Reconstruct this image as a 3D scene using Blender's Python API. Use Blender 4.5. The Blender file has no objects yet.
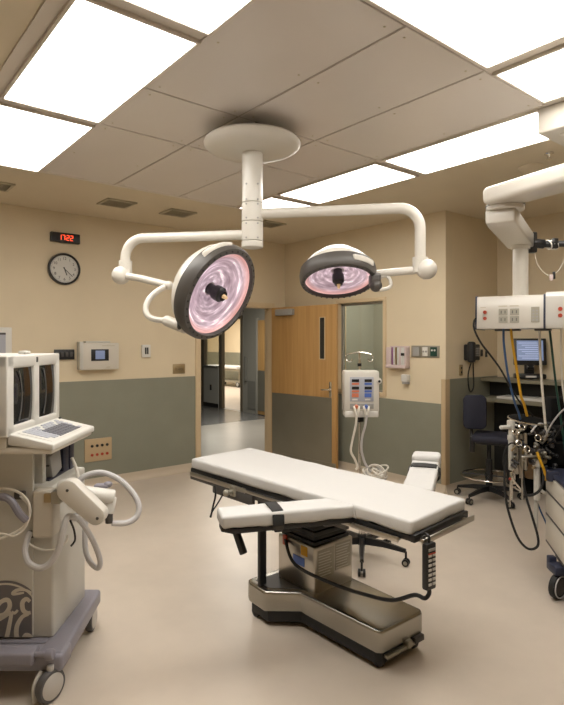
import bpy, bmesh, math, random
from mathutils import Vector, Matrix, noise
random.seed(7)
S = bpy.context.scene
COL = S.collection
PI = math.pi
EYE = 1.637            # camera height
CEIL = 3.05
YAW = 0.6876           # heading of the camera in the room
CA, SA = math.cos(YAW), math.sin(YAW)

def G(X, D, Z):
    """a point given across / along the camera's heading -> room coordinates"""
    return Vector((X*CA + D*SA, -X*SA + D*CA, Z))
def GD(X, D, Z):
    return G(X, D, Z)
RG = Matrix.Rotation(-YAW, 3, 'Z')     # rotation of that heading frame

# ------------------------------------------------------------------ materials
def mat(name, col, rough=0.5, metal=0.0, emit=None, es=0.0, spec=0.5, bump=None, var=None, coat=0.0, trans=0.0, alpha=1.0, ior=None):
    m = bpy.data.materials.new(name); m.use_nodes = True
    nt = m.node_tree; b = nt.nodes['Principled BSDF']
    b.inputs['Base Color'].default_value = (*col, 1)
    b.inputs['Roughness'].default_value = rough
    b.inputs['Metallic'].default_value = metal
    b.inputs['Specular IOR Level'].default_value = spec
    b.inputs['Coat Weight'].default_value = coat
    b.inputs['Transmission Weight'].default_value = trans
    b.inputs['Alpha'].default_value = alpha
    if ior: b.inputs['IOR'].default_value = ior
    if emit:
        b.inputs['Emission Color'].default_value = (*emit, 1)
        b.inputs['Emission Strength'].default_value = es
    tc = None
    if bump or var:
        tc = nt.nodes.new('ShaderNodeTexCoord')
    if var:   # (scale, amount): gentle mottling of the base colour
        n = nt.nodes.new('ShaderNodeTexNoise'); n.inputs['Scale'].default_value = var[0]; n.inputs['Detail'].default_value = 4
        r = nt.nodes.new('ShaderNodeValToRGB')
        r.color_ramp.elements[0].position = .3; r.color_ramp.elements[1].position = .7
        r.color_ramp.elements[0].color = (*[c*(1-var[1]) for c in col], 1)
        r.color_ramp.elements[1].color = (*[min(1, c*(1+var[1])) for c in col], 1)
        nt.links.new(tc.outputs['Object'], n.inputs['Vector']); nt.links.new(n.outputs['Fac'], r.inputs['Fac'])
        nt.links.new(r.outputs['Color'], b.inputs['Base Color'])
    if bump:  # (scale, strength)
        n2 = nt.nodes.new('ShaderNodeTexNoise'); n2.inputs['Scale'].default_value = bump[0]; n2.inputs['Detail'].default_value = 3
        bp = nt.nodes.new('ShaderNodeBump'); bp.inputs['Strength'].default_value = bump[1]; bp.inputs['Distance'].default_value = .01
        nt.links.new(tc.outputs['Object'], n2.inputs['Vector']); nt.links.new(n2.outputs['Fac'], bp.inputs['Height'])
        nt.links.new(bp.outputs['Normal'], b.inputs['Normal'])
    return m

M = {}
M['wall'] = mat('wall_paint', (.705, .597, .42), .55, var=(2, .03), bump=(60, .05))
M['gyp'] = mat('ceiling_paint', (.68, .59, .44), .45, var=(1.5, .03))
M['wains'] = mat('green_wainscot', (.245, .245, .19), .45, var=(3, .05), bump=(80, .04))
M['floor'] = mat('sheet_vinyl', (.61, .527, .438), .34, var=(5, .035), spec=.45, bump=(12, .012))
M['cove'] = mat('cove_base', (.56, .475, .365), .4)
M['cfloor'] = mat('hall_floor', (.38, .35, .305), .32, var=(3, .05))
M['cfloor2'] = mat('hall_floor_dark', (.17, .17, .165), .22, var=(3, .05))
M['trim'] = mat('tan_trim', (.66, .52, .33), .45)
M['guard'] = mat('corner_guard', (.50, .37, .22), .4)
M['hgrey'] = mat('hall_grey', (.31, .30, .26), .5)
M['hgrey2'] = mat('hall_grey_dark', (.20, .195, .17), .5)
M['hcab'] = mat('hall_cabinet', (.46, .46, .42), .5)
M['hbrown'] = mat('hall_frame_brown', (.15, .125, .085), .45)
M['panel'] = mat('ceiling_metal', (.73, .68, .64), .27, spec=.6, var=(1.5, .02))
M['seam'] = mat('ceiling_seam', (.42, .37, .32), .6)
M['frame'] = mat('light_frame', (.68, .62, .55), .35)
M['white'] = mat('white_enamel', (.66, .625, .56), .3, spec=.55, coat=.2)
M['cream'] = mat('cream_plastic', (.62, .575, .495), .4)
M['cream2'] = mat('cream_plastic_shade', (.56, .54, .485), .42)
M['lcream'] = mat('light_cream', (.68, .66, .61), .38)
M['purple'] = mat('purple_grey_plastic', (.235, .222, .255), .42, bump=(150, .05))
M['dgrey'] = mat('dark_grey', (.07, .065, .062), .45)
M['rimgrey'] = mat('rim_grey', (.075, .067, .06), .42)
M['black'] = mat('black_plastic', (.013, .013, .014), .35)
M['rubber'] = mat('black_rubber', (.012, .012, .012), .6)
M['glass'] = mat('dark_screen', (.006, .007, .010), .08, spec=.7)
M['steel'] = mat('brushed_steel', (.52, .495, .45), .28, metal=1.0, bump=(40, .02))
M['steeldark'] = mat('foot_steel_shaded', (.40, .385, .345), .27, metal=1.0, bump=(40, .02))  # darkened copy of the steel, stands for the table's dark reflection
M['matte'] = mat('matte_black', (.008, .008, .008), .8, spec=.15)
M['chrome'] = mat('chrome', (.78, .76, .72), .12, metal=1.0)
M['brass'] = mat('brass_plate', (.42, .32, .18), .4, metal=.7)
M['kick'] = mat('kick_plate', (.30, .28, .22), .34, metal=.55, var=(2, .06))
M['sheet'] = mat('white_sheet', (.60, .59, .57), .8, spec=.2, bump=(25, .12))
M['navy'] = mat('navy_fabric', (.016, .017, .032), .75)
M['bluegrey'] = mat('blue_grey', (.024, .029, .055), .45)
M['blue'] = mat('blue_hose', (.03, .085, .21), .4)
M['yellow'] = mat('yellow_hose', (.62, .33, .012), .4)
M['green'] = mat('green_hose', (.01, .055, .04), .4)
M['hosegrey'] = mat('grey_hose', (.55, .535, .53), .45)
M['hosewhite'] = mat('white_hose', (.76, .72, .64), .45)
M['red'] = mat('red_plastic', (.45, .06, .03), .4)
M['orange'] = mat('orange_label', (.70, .22, .12), .5)
M['lblue'] = mat('blue_label', (.10, .18, .55), .5)
M['dblue'] = mat('dark_blue_mark', (.03, .05, .20), .5)
M['key'] = mat('key_grey', (.42, .43, .48), .5)
M['keyd'] = mat('key_dark', (.14, .14, .16), .5)
M['paper'] = mat('paper_label', (.62, .60, .56), .6)
M['laminate'] = mat('desk_laminate', (.20, .18, .125), .4)
M['deskdark'] = mat('desk_shade_black', (.014, .013, .011), .6)  # near-black: shade beneath desk and shelf put into the colour
M['brown'] = mat('brown_glass', (.20, .12, .055), .3)
M['led'] = mat('red_led', (.6, .02, .01), .4, emit=(1, .09, .03), es=2.2)
M['vent'] = mat('vent_metal', (.50, .44, .32), .5)
M['ventd'] = mat('vent_gap', (.15, .13, .09), .6)
M['clockface'] = mat('clock_face', (.62, .60, .55), .35)
M['grey'] = mat('mid_grey', (.34, .33, .31), .45)
M['plate'] = mat('steel_plate', (.36, .34, .28), .4, metal=.6)
M['tyre'] = mat('caster_tyre', (.09, .085, .085), .5)
M['wheel'] = mat('caster_wheel', (.52, .49, .45), .45)
M['darkblue'] = mat('dark_blue_bay', (.012, .014, .035), .4)
M['purpleflyer'] = mat('purple_print', (.22, .09, .20), .5)
M['pinkflyer'] = mat('pale_print', (.62, .50, .48), .5)
M['pane'] = mat('window_glass', (.9, .95, .92), .03, trans=1.0, ior=1.45)
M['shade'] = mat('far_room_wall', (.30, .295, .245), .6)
M['scr'] = mat('monitor_screen', (.2, .25, .4), .3, emit=(.36, .48, .80), es=.27)
M['scrl'] = mat('screen_text', (.4, .45, .6), .3, emit=(.62, .70, .95), es=.5)
M['scr2'] = mat('panel_screen', (.2, .25, .4), .3, emit=(.42, .50, .80), es=.14)
M['glow_handle'] = mat('painted_handle_glow', (.8, .6, .35), .3, emit=(1, .62, .3), es=.25)  # faint glow painted on the translucent handle, which is no lamp
M['tube'] = mat('painted_reflection', (.10, .10, .095), .15, spec=.8)  # grey for the reflection drawn on the curved screens

def wood_mat():
    m = bpy.data.materials.new('maple_veneer'); m.use_nodes = True
    nt = m.node_tree; b = nt.nodes['Principled BSDF']
    tc = nt.nodes.new('ShaderNodeTexCoord'); mp = nt.nodes.new('ShaderNodeMapping')
    mp.inputs['Scale'].default_value = (7, 7, .35)
    n = nt.nodes.new('ShaderNodeTexNoise'); n.inputs['Scale'].default_value = 3; n.inputs['Detail'].default_value = 8; n.inputs['Distortion'].default_value = .4
    mp2 = nt.nodes.new('ShaderNodeMapping'); mp2.inputs['Scale'].default_value = (0, 4.6, 0)
    w = nt.nodes.new('ShaderNodeTexWhiteNoise'); w.noise_dimensions = '1D'
    sp = nt.nodes.new('ShaderNodeSeparateXYZ'); fl = nt.nodes.new('ShaderNodeMath'); fl.operation = 'FLOOR'
    mx = nt.nodes.new('ShaderNodeMath'); mx.operation = 'MULTIPLY_ADD'; mx.inputs[1].default_value = .22
    r = nt.nodes.new('ShaderNodeValToRGB')
    r.color_ramp.elements[0].position = .25; r.color_ramp.elements[0].color = (.45, .25, .085, 1)
    r.color_ramp.elements[1].position = .85; r.color_ramp.elements[1].color = (.60, .36, .14, 1)
    L = nt.links.new
    L(tc.outputs['Object'], mp.inputs['Vector']); L(mp.outputs['Vector'], n.inputs['Vector'])
    L(tc.outputs['Object'], mp2.inputs['Vector']); L(mp2.outputs['Vector'], sp.inputs['Vector'])
    L(sp.outputs['Y'], fl.inputs[0]); L(fl.outputs[0], w.inputs['W'])
    L(w.outputs['Value'], mx.inputs[0]); L(n.outputs['Fac'], mx.inputs[2])
    L(mx.outputs[0], r.inputs['Fac']); L(r.outputs['Color'], b.inputs['Base Color'])
    b.inputs['Roughness'].default_value = .4
    return m
M['wood'] = wood_mat()

def lamp_mat():
    """fluorescent diffuser: prismatic lens, a little warmer at its rim where no tube runs"""
    m = bpy.data.materials.new('fluorescent_diffuser'); m.use_nodes = True
    nt = m.node_tree; b = nt.nodes['Principled BSDF']
    b.inputs['Base Color'].default_value = (.7, .7, .68, 1); b.inputs['Roughness'].default_value = .4
    b.inputs['Emission Color'].default_value = (1.0, .96, .90, 1)
    b.inputs['Emission Strength'].default_value = LAMP
    return m
LAMP = 10.8
M['lamp'] = lamp_mat()

def reflector_mat(c, n):
    """lit coated reflector: fine concentric steps and long soft painted highlights running round the bulb, warm at the outer ring"""
    m = bpy.data.materials.new('lit_reflector'); m.use_nodes = True
    nt = m.node_tree; b = nt.nodes['Principled BSDF']; L = nt.links.new
    def N(t, **k):
        q = nt.nodes.new(t)
        for a, v in k.items(): setattr(q, a, v)
        return q
    tc = N('ShaderNodeTexCoord')
    u = Vector(n).orthogonal().normalized(); w = Vector(n).normalized().cross(u)
    dx = N('ShaderNodeVectorMath', operation='DOT_PRODUCT'); dx.inputs[1].default_value = u
    dy = N('ShaderNodeVectorMath', operation='DOT_PRODUCT'); dy.inputs[1].default_value = w
    ln = N('ShaderNodeVectorMath', operation='LENGTH'); at = N('ShaderNodeMath', operation='ARCTAN2')
    for q in (dx, dy, ln): L(tc.outputs['Object'], q.inputs[0])
    L(dy.outputs['Value'], at.inputs[0]); L(dx.outputs['Value'], at.inputs[1])
    cs = N('ShaderNodeMath', operation='COSINE'); sn = N('ShaderNodeMath', operation='SINE')
    L(at.outputs[0], cs.inputs[0]); L(at.outputs[0], sn.inputs[0])
    cb = N('ShaderNodeCombineXYZ'); sc = N('ShaderNodeMath', operation='MULTIPLY'); sc.inputs[1].default_value = 46
    L(ln.outputs['Value'], sc.inputs[0]); L(cs.outputs[0], cb.inputs[0]); L(sn.outputs[0], cb.inputs[1]); L(sc.outputs[0], cb.inputs[2])
    n1 = N('ShaderNodeTexNoise'); n1.inputs['Scale'].default_value = 1.15; n1.inputs['Detail'].default_value = 4; n1.inputs['Roughness'].default_value = .55
    L(cb.outputs[0], n1.inputs['Vector'])
    r = N('ShaderNodeValToRGB'); e = r.color_ramp.elements
    e[0].position = .30; e[0].color = (.22, .15, .18, 1); e[1].position = .72; e[1].color = (1.0, .95, .96, 1)  # dark and pale stops paint reflections and highlights into the colour
    k = e.new(.5); k.color = (.40, .30, .35, 1); k = e.new(.60); k.color = (.58, .47, .53, 1)
    L(n1.outputs['Fac'], r.inputs['Fac'])
    r2 = N('ShaderNodeMapRange'); r2.inputs['To Min'].default_value = 0; r2.inputs['To Max'].default_value = .62
    mix = N('ShaderNodeMix', data_type='RGBA'); mix.inputs['B'].default_value = (.72, .33, .26, 1)
    RM['from'] = r2
    L(ln.outputs['Value'], r2.inputs['Value']); L(r2.outputs['Result'], mix.inputs['Factor']); L(r.outputs['Color'], mix.inputs['A'])
    L(mix.outputs['Result'], b.inputs['Base Color']); L(mix.outputs['Result'], b.inputs['Emission Color'])
    b.inputs['Emission Strength'].default_value = .95
    b.inputs['Metallic'].default_value = .3; b.inputs['Roughness'].default_value = .22
    return m
RM = {}

# ------------------------------------------------------------------ mesh building
class MB:
    def __init__(s): s.v = []; s.f = []
    def add(s, vs, fs, X=None):
        k = len(s.v)
        for p in vs:
            p = Vector(p)
            s.v.append(X @ p if X is not None else p)
        s.f += [tuple(i+k for i in f) for f in fs]
        return s
    def addbm(s, bm, X=None):
        bm.verts.index_update()
        s.add([v.co.copy() for v in bm.verts], [[v.index for v in f.verts] for f in bm.faces], X)
        bm.free(); return s
    def box(s, c, d, R=None, bev=0, seg=2):
        """centre, full size, optional 3x3 rotation, rounded edges"""
        bm = bmesh.new(); bmesh.ops.create_cube(bm, size=1)
        for v in bm.verts: v.co = Vector((v.co.x*d[0], v.co.y*d[1], v.co.z*d[2]))
        if bev:
            bmesh.ops.bevel(bm, geom=bm.edges[:], offset=min(bev, min(d)*.45), segments=seg, profile=.5, affect='EDGES')
        X = Matrix.Translation(Vector(c)) @ (R.to_4x4() if R is not None else Matrix())
        return s.addbm(bm, X)
    def bb(s, x0, x1, y0, y1, z0, z1, bev=0, R=None, X=None, seg=2):
        bm = bmesh.new(); bmesh.ops.create_cube(bm, size=1)
        for v in bm.verts:
            v.co = Vector(((x0+x1)/2+v.co.x*(x1-x0), (y0+y1)/2+v.co.y*(y1-y0), (z0+z1)/2+v.co.z*(z1-z0)))
        if bev: bmesh.ops.bevel(bm, geom=bm.edges[:], offset=min(bev, .45*min(abs(x1-x0), abs(y1-y0), abs(z1-z0))), segments=seg, profile=.5, affect='EDGES')
        return s.addbm(bm, X)
    def prism(s, poly, z0, z1, bev=0, X=None, seg=2):
        bm = bmesh.new()
        f = bm.faces.new([bm.verts.new((x, y, z0)) for x, y in poly])
        g = bmesh.ops.extrude_face_region(bm, geom=[f])
        for e in g['geom']:
            if isinstance(e, bmesh.types.BMVert): e.co.z = z1
        bmesh.ops.recalc_face_normals(bm, faces=bm.faces[:])
        if bev: bmesh.ops.bevel(bm, geom=bm.edges[:], offset=bev, segments=seg, profile=.5, affect='EDGES')
        return s.addbm(bm, X)
    def lathe(s, prof, o, axis=(0, 0, 1), n=32, cap0=True, cap1=True):
        a = Vector(axis).normalized()
        u = a.orthogonal().normalized(); w = a.cross(u); o = Vector(o)
        vs = []; fs = []
        for r, h in prof:
            for i in range(n):
                t = 2*PI*i/n
                vs.append(o + a*h + (u*math.cos(t) + w*math.sin(t))*r)
        for j in range(len(prof)-1):
            for i in range(n):
                k = (i+1) % n
                fs.append((j*n+i, j*n+k, (j+1)*n+k, (j+1)*n+i))
        if cap0 and prof[0][0] > 1e-6: fs.append(tuple(range(n))[::-1])
        if cap1 and prof[-1][0] > 1e-6: fs.append(tuple((len(prof)-1)*n+i for i in range(n)))
        return s.add(vs, fs)
    def cyl(s, p0, p1, r, r1=None, n=16):
        p0 = Vector(p0); p1 = Vector(p1); L = (p1-p0).length
        return s.lathe([(r, 0), (r if r1 is None else r1, L)], p0, p1-p0, n)
    def rcyl(s, p0, p1, r, e=.005, n=20):
        p0 = Vector(p0); p1 = Vector(p1); L = (p1-p0).length
        return s.lathe([(r-e, 0), (r-.3*e, .3*e), (r, e), (r, L-e), (r-.3*e, L-.3*e), (r-e, L)], p0, p1-p0, n)
    def sphere(s, c, r, n=20, sc=(1, 1, 1)):
        bm = bmesh.new(); bmesh.ops.create_uvsphere(bm, u_segments=n, v_segments=max(6, n//2), radius=r)
        X = Matrix.Translation(Vector(c)) @ Matrix.Diagonal((*sc, 1))
        return s.addbm(bm, X)
    def tube(s, pts, r, n=8, sub=6, smooth=True, closed=False):
        P = [Vector(p) for p in pts]
        if smooth and len(P) > 2:
            Q = []; N = len(P)
            for i in range(N if closed else N-1):
                if closed: a, b, c, d = P[(i-1) % N], P[i], P[(i+1) % N], P[(i+2) % N]
                else: a, b, c, d = P[max(0, i-1)], P[i], P[i+1], P[min(N-1, i+2)]
                for k in range(sub):
                    t = k/sub
                    Q.append(.5*((2*b) + (c-a)*t + (2*a-5*b+4*c-d)*t*t + (3*b-a-3*c+d)*t**3))
            if not closed: Q.append(P[-1])
            P = Q
        N = len(P); vs = []; fs = []
        T = []
        for i in range(N):
            if closed: t = P[(i+1) % N]-P[i-1]
            else: t = P[min(N-1, i+1)]-P[max(0, i-1)]
            T.append(t.normalized())
        u = T[0].orthogonal().normalized()
        for i in range(N):
            u = (u - T[i]*u.dot(T[i])).normalized(); w = T[i].cross(u)
            for k in range(n):
                a = 2*PI*k/n; vs.append(P[i] + (u*math.cos(a)+w*math.sin(a))*r)
        for i in range(N if closed else N-1):
            j = (i+1) % N
            for k in range(n):
                l = (k+1) % n
                fs.append((i*n+k, i*n+l, j*n+l, j*n+k))
        if not closed:
            fs.append(tuple(range(n))[::-1]); fs.append(tuple((N-1)*n+k for k in range(n)))
        return s.add(vs, fs)
    def ring(s, c, axis, R, r, n=8, m=36):
        a = Vector(axis).normalized(); u = a.orthogonal().normalized(); w = a.cross(u); c = Vector(c)
        return s.tube([c+(u*math.cos(2*PI*i/m)+w*math.sin(2*PI*i/m))*R for i in range(m)], r, n, smooth=False, closed=True)
    def ribbon(s, pts, width_dir, w, th):
        """flat strap along pts"""
        wd = Vector(width_dir).normalized()*w/2; P = [Vector(p) for p in pts]; vs = []; fs = []
        for i, p in enumerate(P):
            t = (P[min(len(P)-1, i+1)]-P[max(0, i-1)]).normalized(); nn = t.cross(wd).normalized()*th/2
            vs += [p-wd-nn, p+wd-nn, p+wd+nn, p-wd+nn]
        for i in range(len(P)-1):
            for k in range(4):
                l = (k+1) % 4; fs.append((i*4+k, i*4+l, i*4+4+l, i*4+4+k))
        fs += [(3, 2, 1, 0), tuple(len(vs)-4+k for k in range(4))]
        return s.add(vs, fs)

ORG = {}
def link(name, mb, m, parent=None, origin=None, sharp=35):
    me = bpy.data.meshes.new(name)
    o0 = ORG[parent] if parent is not None else Vector(origin or (0, 0, 0))
    if parent is None and origin is None and mb.v:
        xs = [p.x for p in mb.v]; ys = [p.y for p in mb.v]; zs = [p.z for p in mb.v]
        o0 = Vector(((min(xs)+max(xs))/2, (min(ys)+max(ys))/2, min(zs)))
    o1 = o0
    me.from_pydata([tuple(p-o1) for p in mb.v], [], mb.f)
    bm = bmesh.new(); bm.from_mesh(me); bmesh.ops.recalc_face_normals(bm, faces=bm.faces[:]); bm.to_mesh(me); bm.free()
    me.polygons.foreach_set('use_smooth', [True]*len(me.polygons))
    me.set_sharp_from_angle(angle=math.radians(sharp))
    me.materials.append(M[m] if isinstance(m, str) else m)
    o = bpy.data.objects.new(name, me); COL.objects.link(o)
    if parent is not None: o.parent = parent
    else: o.location = o0
    ORG[o] = o0
    return o
def part(name, mb, m, parent, label=None, stuff=False, sharp=35):
    o = link(name, mb, m, parent, sharp=sharp)
    if label: o['label'] = label
    if stuff: o['kind'] = 'stuff'
    return o
def tag(o, label, cat, group=None):
    o['label'] = label; o['category'] = cat
    if group: o['group'] = group
    return o
def thing(name, loc, label, cat, group=None):
    o = bpy.data.objects.new(name, None); COL.objects.link(o); o.location = Vector(loc); o.empty_display_size = .1
    ORG[o] = Vector(loc)
    return tag(o, label, cat, group)
def solo(name, mb, m, label, cat, group=None, sharp=35):
    return tag(link(name, mb, m, sharp=sharp), label, cat, group)
def struct(name, mb, m, parent=None):
    o = link(name, mb, m, parent)
    if parent is None: o['kind'] = 'structure'
    return o
def dup(root, off, label=None, group=None):
    r = root.copy(); COL.objects.link(r); r.location = root.location + Vector(off); ORG[r] = Vector(r.location)
    if label: r['label'] = label
    if group: r['group'] = group
    for ch in list(root.children):
        c = ch.copy(); COL.objects.link(c); c.parent = r
        for g in list(ch.children):
            d = g.copy(); COL.objects.link(d); d.parent = c
    return r
def text_mb(txt, size, X, depth=.001, font_shear=0, space=1.0):
    cu = bpy.data.curves.new('t', 'FONT'); cu.body = txt; cu.size = size; cu.extrude = depth
    cu.align_x = 'CENTER'; cu.align_y = 'CENTER'; cu.shear = font_shear; cu.space_character = space
    o = bpy.data.objects.new('t', cu); COL.objects.link(o)
    bpy.context.view_layer.update()
    me = bpy.data.meshes.new_from_object(o.evaluated_get(bpy.context.evaluated_depsgraph_get()))
    mb = MB(); mb.add([v.co.copy() for v in me.vertices], [tuple(p.vertices) for p in me.polygons], X)
    bpy.data.objects.remove(o); bpy.data.curves.remove(cu); bpy.data.meshes.remove(me)
    return mb
def frame_of(o, right, up):
    """4x4 whose local x runs along right, y along up, z out of the face"""
    r = Vector(right).normalized(); u = Vector(up).normalized(); n = r.cross(u)
    m = Matrix((r, u, n)).transposed().to_4x4(); m.translation = Vector(o)
    return m

# ------------------------------------------------------------------ room shell
AL, BR = 6.2, 5.15        # left wall plane y = AL, right wall plane x = BR
AC, BB = 3.5, 6.2         # alcove side wall y = AC, alcove back wall x = BB
X0, Y0 = -2.6, -2.2
mb = MB(); mb.bb(X0-.1, BB+.1, Y0-.1, AL+.13, -.1, 0); struct('floor', mb, 'floor')
mb = MB(); mb.bb(X0-.1, BB+.1, Y0-.1, AL+.12, CEIL, CEIL+.1); ceiling = struct('ceiling', mb, 'gyp')
# left wall with the door opening 3.72..4.86, head 2.13
DO0, DO1, DH = 3.71, 4.91, 2.13
mb = MB()
mb.bb(X0, DO0, AL, AL+.12, 0, CEIL); mb.bb(DO1, BB+.1, AL, AL+.12, 0, CEIL); mb.bb(DO0, DO1, AL, AL+.12, DH, CEIL)
struct('wall_left', mb, 'wall')
mb = MB()
W0, W1, WZ0, WZ1 = 4.36, 5.10, 1.03, 2.13      # window in the right wall
for a, b, c, d in ((AC, W0-.02, 0, CEIL), (W1+.02, AL, 0, CEIL), (W0-.02, W1+.02, 0, WZ0-.02), (W0-.02, W1+.02, WZ1+.02, CEIL)):
    mb.bb(BR, BR+.12, a, b, c, d)
struct('wall_right', mb, 'wall')
mb = MB(); mb.bb(BR+.12, BB, AC, AC+.12, 0, CEIL); struct('wall_alcove_side', mb, 'wall')
mb = MB(); mb.bb(BB, BB+.12, Y0, AC+.12, 0, CEIL); struct('wall_alcove_back', mb, 'wall')
mb = MB(); mb.bb(X0-.12, X0, Y0, AL, 0, CEIL); struct('wall_rear', mb, 'wall')
mb = MB(); mb.bb(X0, BB, Y0-.12, Y0, 0, CEIL); struct('wall_near', mb, 'wall')
# wainscots
mb = MB(); mb.bb(X0, DO0-.05, AL-.006, AL, .1, 1.20); mb.bb(DO1+.03, BR, AL-.006, AL, .1, 1.2); struct('trim_1', mb, 'wains')
mb = MB(); mb.bb(BR-.006, BR, AC+.0, AL-.006, .1, .965); struct('trim_2', mb, 'wains')
mb = MB(); mb.bb(BR+.0, BB-.006, AC-.006, AC, .1, 1.235); mb.bb(BB-.006, BB, Y0, AC, .1, 1.17); struct('trim_3', mb, 'wains')
def cove(poly0, poly1, side):   # coved base: section swept along a straight wall
    pass
def cove_mb(p0, p1, nrm):
    p0 = Vector((*p0, 0)); p1 = Vector((*p1, 0)); n = Vector((*nrm, 0)); up = Vector((0, 0, 1))
    sec = [(0, .1), (.006, .1), (.009, .06), (.016, .03), (.03, .012), (.06, .001), (0, .001)]
    vs = []
    for p in (p0, p1): vs += [p+n*a+up*z for a, z in sec]
    k = len(sec); fs = [(i, (i+1) % k, k+(i+1) % k, k+i) for i in range(k)] + [tuple(range(k))[::-1], tuple(range(k, 2*k))]
    return MB().add(vs, fs)
struct('baseboard_left', cove_mb((X0, AL), (DO0-.05, AL), (0, -1)), 'cove')
struct('baseboard_right', cove_mb((BR, AC), (BR, AL), (-1, 0)), 'cove')
struct('baseboard_alcove_side', cove_mb((BR, AC), (BB, AC), (0, -1)), 'cove')
struct('baseboard_alcove_back', cove_mb((BB, Y0), (BB, AC), (-1, 0)), 'cove')
mb = MB(); mb.bb(BR-.012, BR+.06, AC-.012, AC-.002, .1, 1.235, bev=.003); mb.bb(BR-.012, BR-.002, AC-.012, AC+.05, .1, 1.235, bev=.003); struct('trim_4', mb, 'guard')
# door frame
mb = MB()
for x0, x1 in ((DO0-.055, DO0+.015), (DO1-.02, DO1+.03)):
    mb.bb(x0, x1, AL-.03, AL+.15, 0, DH+.055, bev=.004)
mb.bb(DO0-.055, DO1+.03, AL-.029, AL+.149, DH-.02, DH+.055, bev=.004)
struct('trim_5', mb, 'trim')

# open door leaf, hinged on the right jamb, standing against the right wall
hx, hy = DO1-.03, AL-.05
dang = math.radians(-84.2)
XD = Matrix.Translation((hx, hy, 0)) @ Matrix.Rotation(dang, 4, 'Z')   # local x along the leaf, -y face towards the room
door = bpy.data.objects.new('door_1', None)
mb = MB(); mb.bb(0, 1.17, -.022, .022, .012, 2.115, bev=.003, X=XD)
door = struct('door_1', mb, 'wood')
mb = MB(); mb.bb(.015, 1.10, -.028, -.022, .10, .925, X=XD); part('kick_plate', mb, 'kick', door, 'dark metal kick plate')
mb = MB(); mb.bb(.02, 1.165, -.026, -.022, .012, .098, X=XD); part('bottom_plate', mb, 'kick', door)
mb = MB(); mb.bb(.905, .98, -.027, -.022, 1.42, 1.95, X=XD); vp = part('vision_panel', mb, 'glass', door, 'narrow dark glass panel')
mb = MB(); mb.bb(.895, .905, -.03, -.022, 1.41, 1.96, X=XD); mb.bb(.98, .99, -.03, -.022, 1.41, 1.96, X=XD); mb.bb(.895, .99, -.03, -.022, 1.41, 1.42, X=XD); mb.bb(.895, .99, -.03, -.022, 1.95, 1.96, X=XD)
part('vision_panel_bead', mb, 'trim', door)
mb = MB(); mb.bb(.13, .45, -.085, -.023, 2.0, 2.085, bev=.008, X=XD); part('door_closer', mb, 'grey', door)
mb = MB(); mb.bb(1.06, 1.10, -.03, -.022, .93, 1.13, bev=.003, X=XD)
mb.cyl(XD @ Vector((1.08, -.03, 1.03)), XD @ Vector((1.08, -.075, 1.03)), .012)
mb.tube([XD @ Vector(p) for p in ((1.08, -.07, 1.03), (1.03, -.078, 1.03), (.975, -.074, 1.025))], .011)
part('lever_handle', mb, 'chrome', door)

# window in the right wall
mb = MB()
f = .045
for a, b, c, d in ((W0-f, W0, WZ0-f, WZ1+f), (W1, W1+f, WZ0-f, WZ1+f), (W0, W1, WZ0-f, WZ0), (W0, W1, WZ1, WZ1+f)):
    mb.bb(BR-.02, BR+.13, a, b, c, d, bev=.003)
win = struct('window_1', mb, 'trim')
mb = MB()
for a, b, c, d in ((W0, W0+.03, WZ0, WZ1), (W1-.03, W1, WZ0, WZ1), (W0, W1, WZ0, WZ0+.02), (W0, W1, WZ1-.03, WZ1)):
    mb.bb(BR+.04, BR+.08, a, b, c, d)
part('sash', mb, 'hgrey', win)
mb = MB(); mb.bb(BR+.057, BR+.063, W0+.02, W1-.02, WZ0+.01, WZ1-.01); part('pane', mb, 'pane', win)
# room behind that window
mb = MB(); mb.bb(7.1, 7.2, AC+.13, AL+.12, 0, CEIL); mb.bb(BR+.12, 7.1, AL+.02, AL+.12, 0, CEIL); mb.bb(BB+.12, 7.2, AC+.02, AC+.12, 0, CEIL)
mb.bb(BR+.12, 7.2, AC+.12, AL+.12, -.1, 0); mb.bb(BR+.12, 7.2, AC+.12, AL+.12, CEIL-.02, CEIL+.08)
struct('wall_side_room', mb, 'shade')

# corridor behind the door
mb = MB(); mb.bb(-1, 7.55, AL+.13, 9.4, -.1, -.002); mb.bb(7.55, 12.6, 9.0, 21, -.1, -.002); struct('floor_corridor', mb, 'cfloor')
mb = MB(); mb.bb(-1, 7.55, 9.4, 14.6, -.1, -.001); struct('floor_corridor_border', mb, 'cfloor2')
mb = MB(); mb.bb(-1, 12.7, AL+.12, 21, 2.75, 2.85); struct('ceiling_corridor', mb, 'gyp')
mb = MB()
mb.bb(7.55, 7.67, AL+.12, 9.72, 0, 2.75); mb.bb(7.55, 7.67, 10.72, 11.47, 2.2, 2.75); mb.bb(7.55, 7.67, 12.38, 14.6, 0, 2.75)
mb.bb(7.55, 7.67, 9.72, 10.64, 0, 2.75)
mb.bb(7.55, 7.67, 11.64, 12.38, 2.2, 2.75)
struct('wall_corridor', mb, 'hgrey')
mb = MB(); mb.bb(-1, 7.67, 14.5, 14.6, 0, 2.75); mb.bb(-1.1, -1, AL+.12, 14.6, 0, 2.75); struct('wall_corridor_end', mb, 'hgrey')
mb = MB()   # frames round the corridor openings
mb.bb(7.53, 7.69, 10.64, 10.72, 0, 2.24, bev=.004); mb.bb(7.53, 7.62, 11.50, 11.64, 0, 2.24, bev=.004); mb.bb(7.525, 7.69, 10.64, 11.64, 2.18, 2.26, bev=.004)
mb.bb(7.53, 7.62, 12.34, 12.47, 0, 2.24, bev=.004)
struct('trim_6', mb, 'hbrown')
mb = MB(); mb.bb(7.52, 7.66, 11.64, 12.33, 0, 1.0); corr_low = struct('trim_7', mb, 'hcab')
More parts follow.
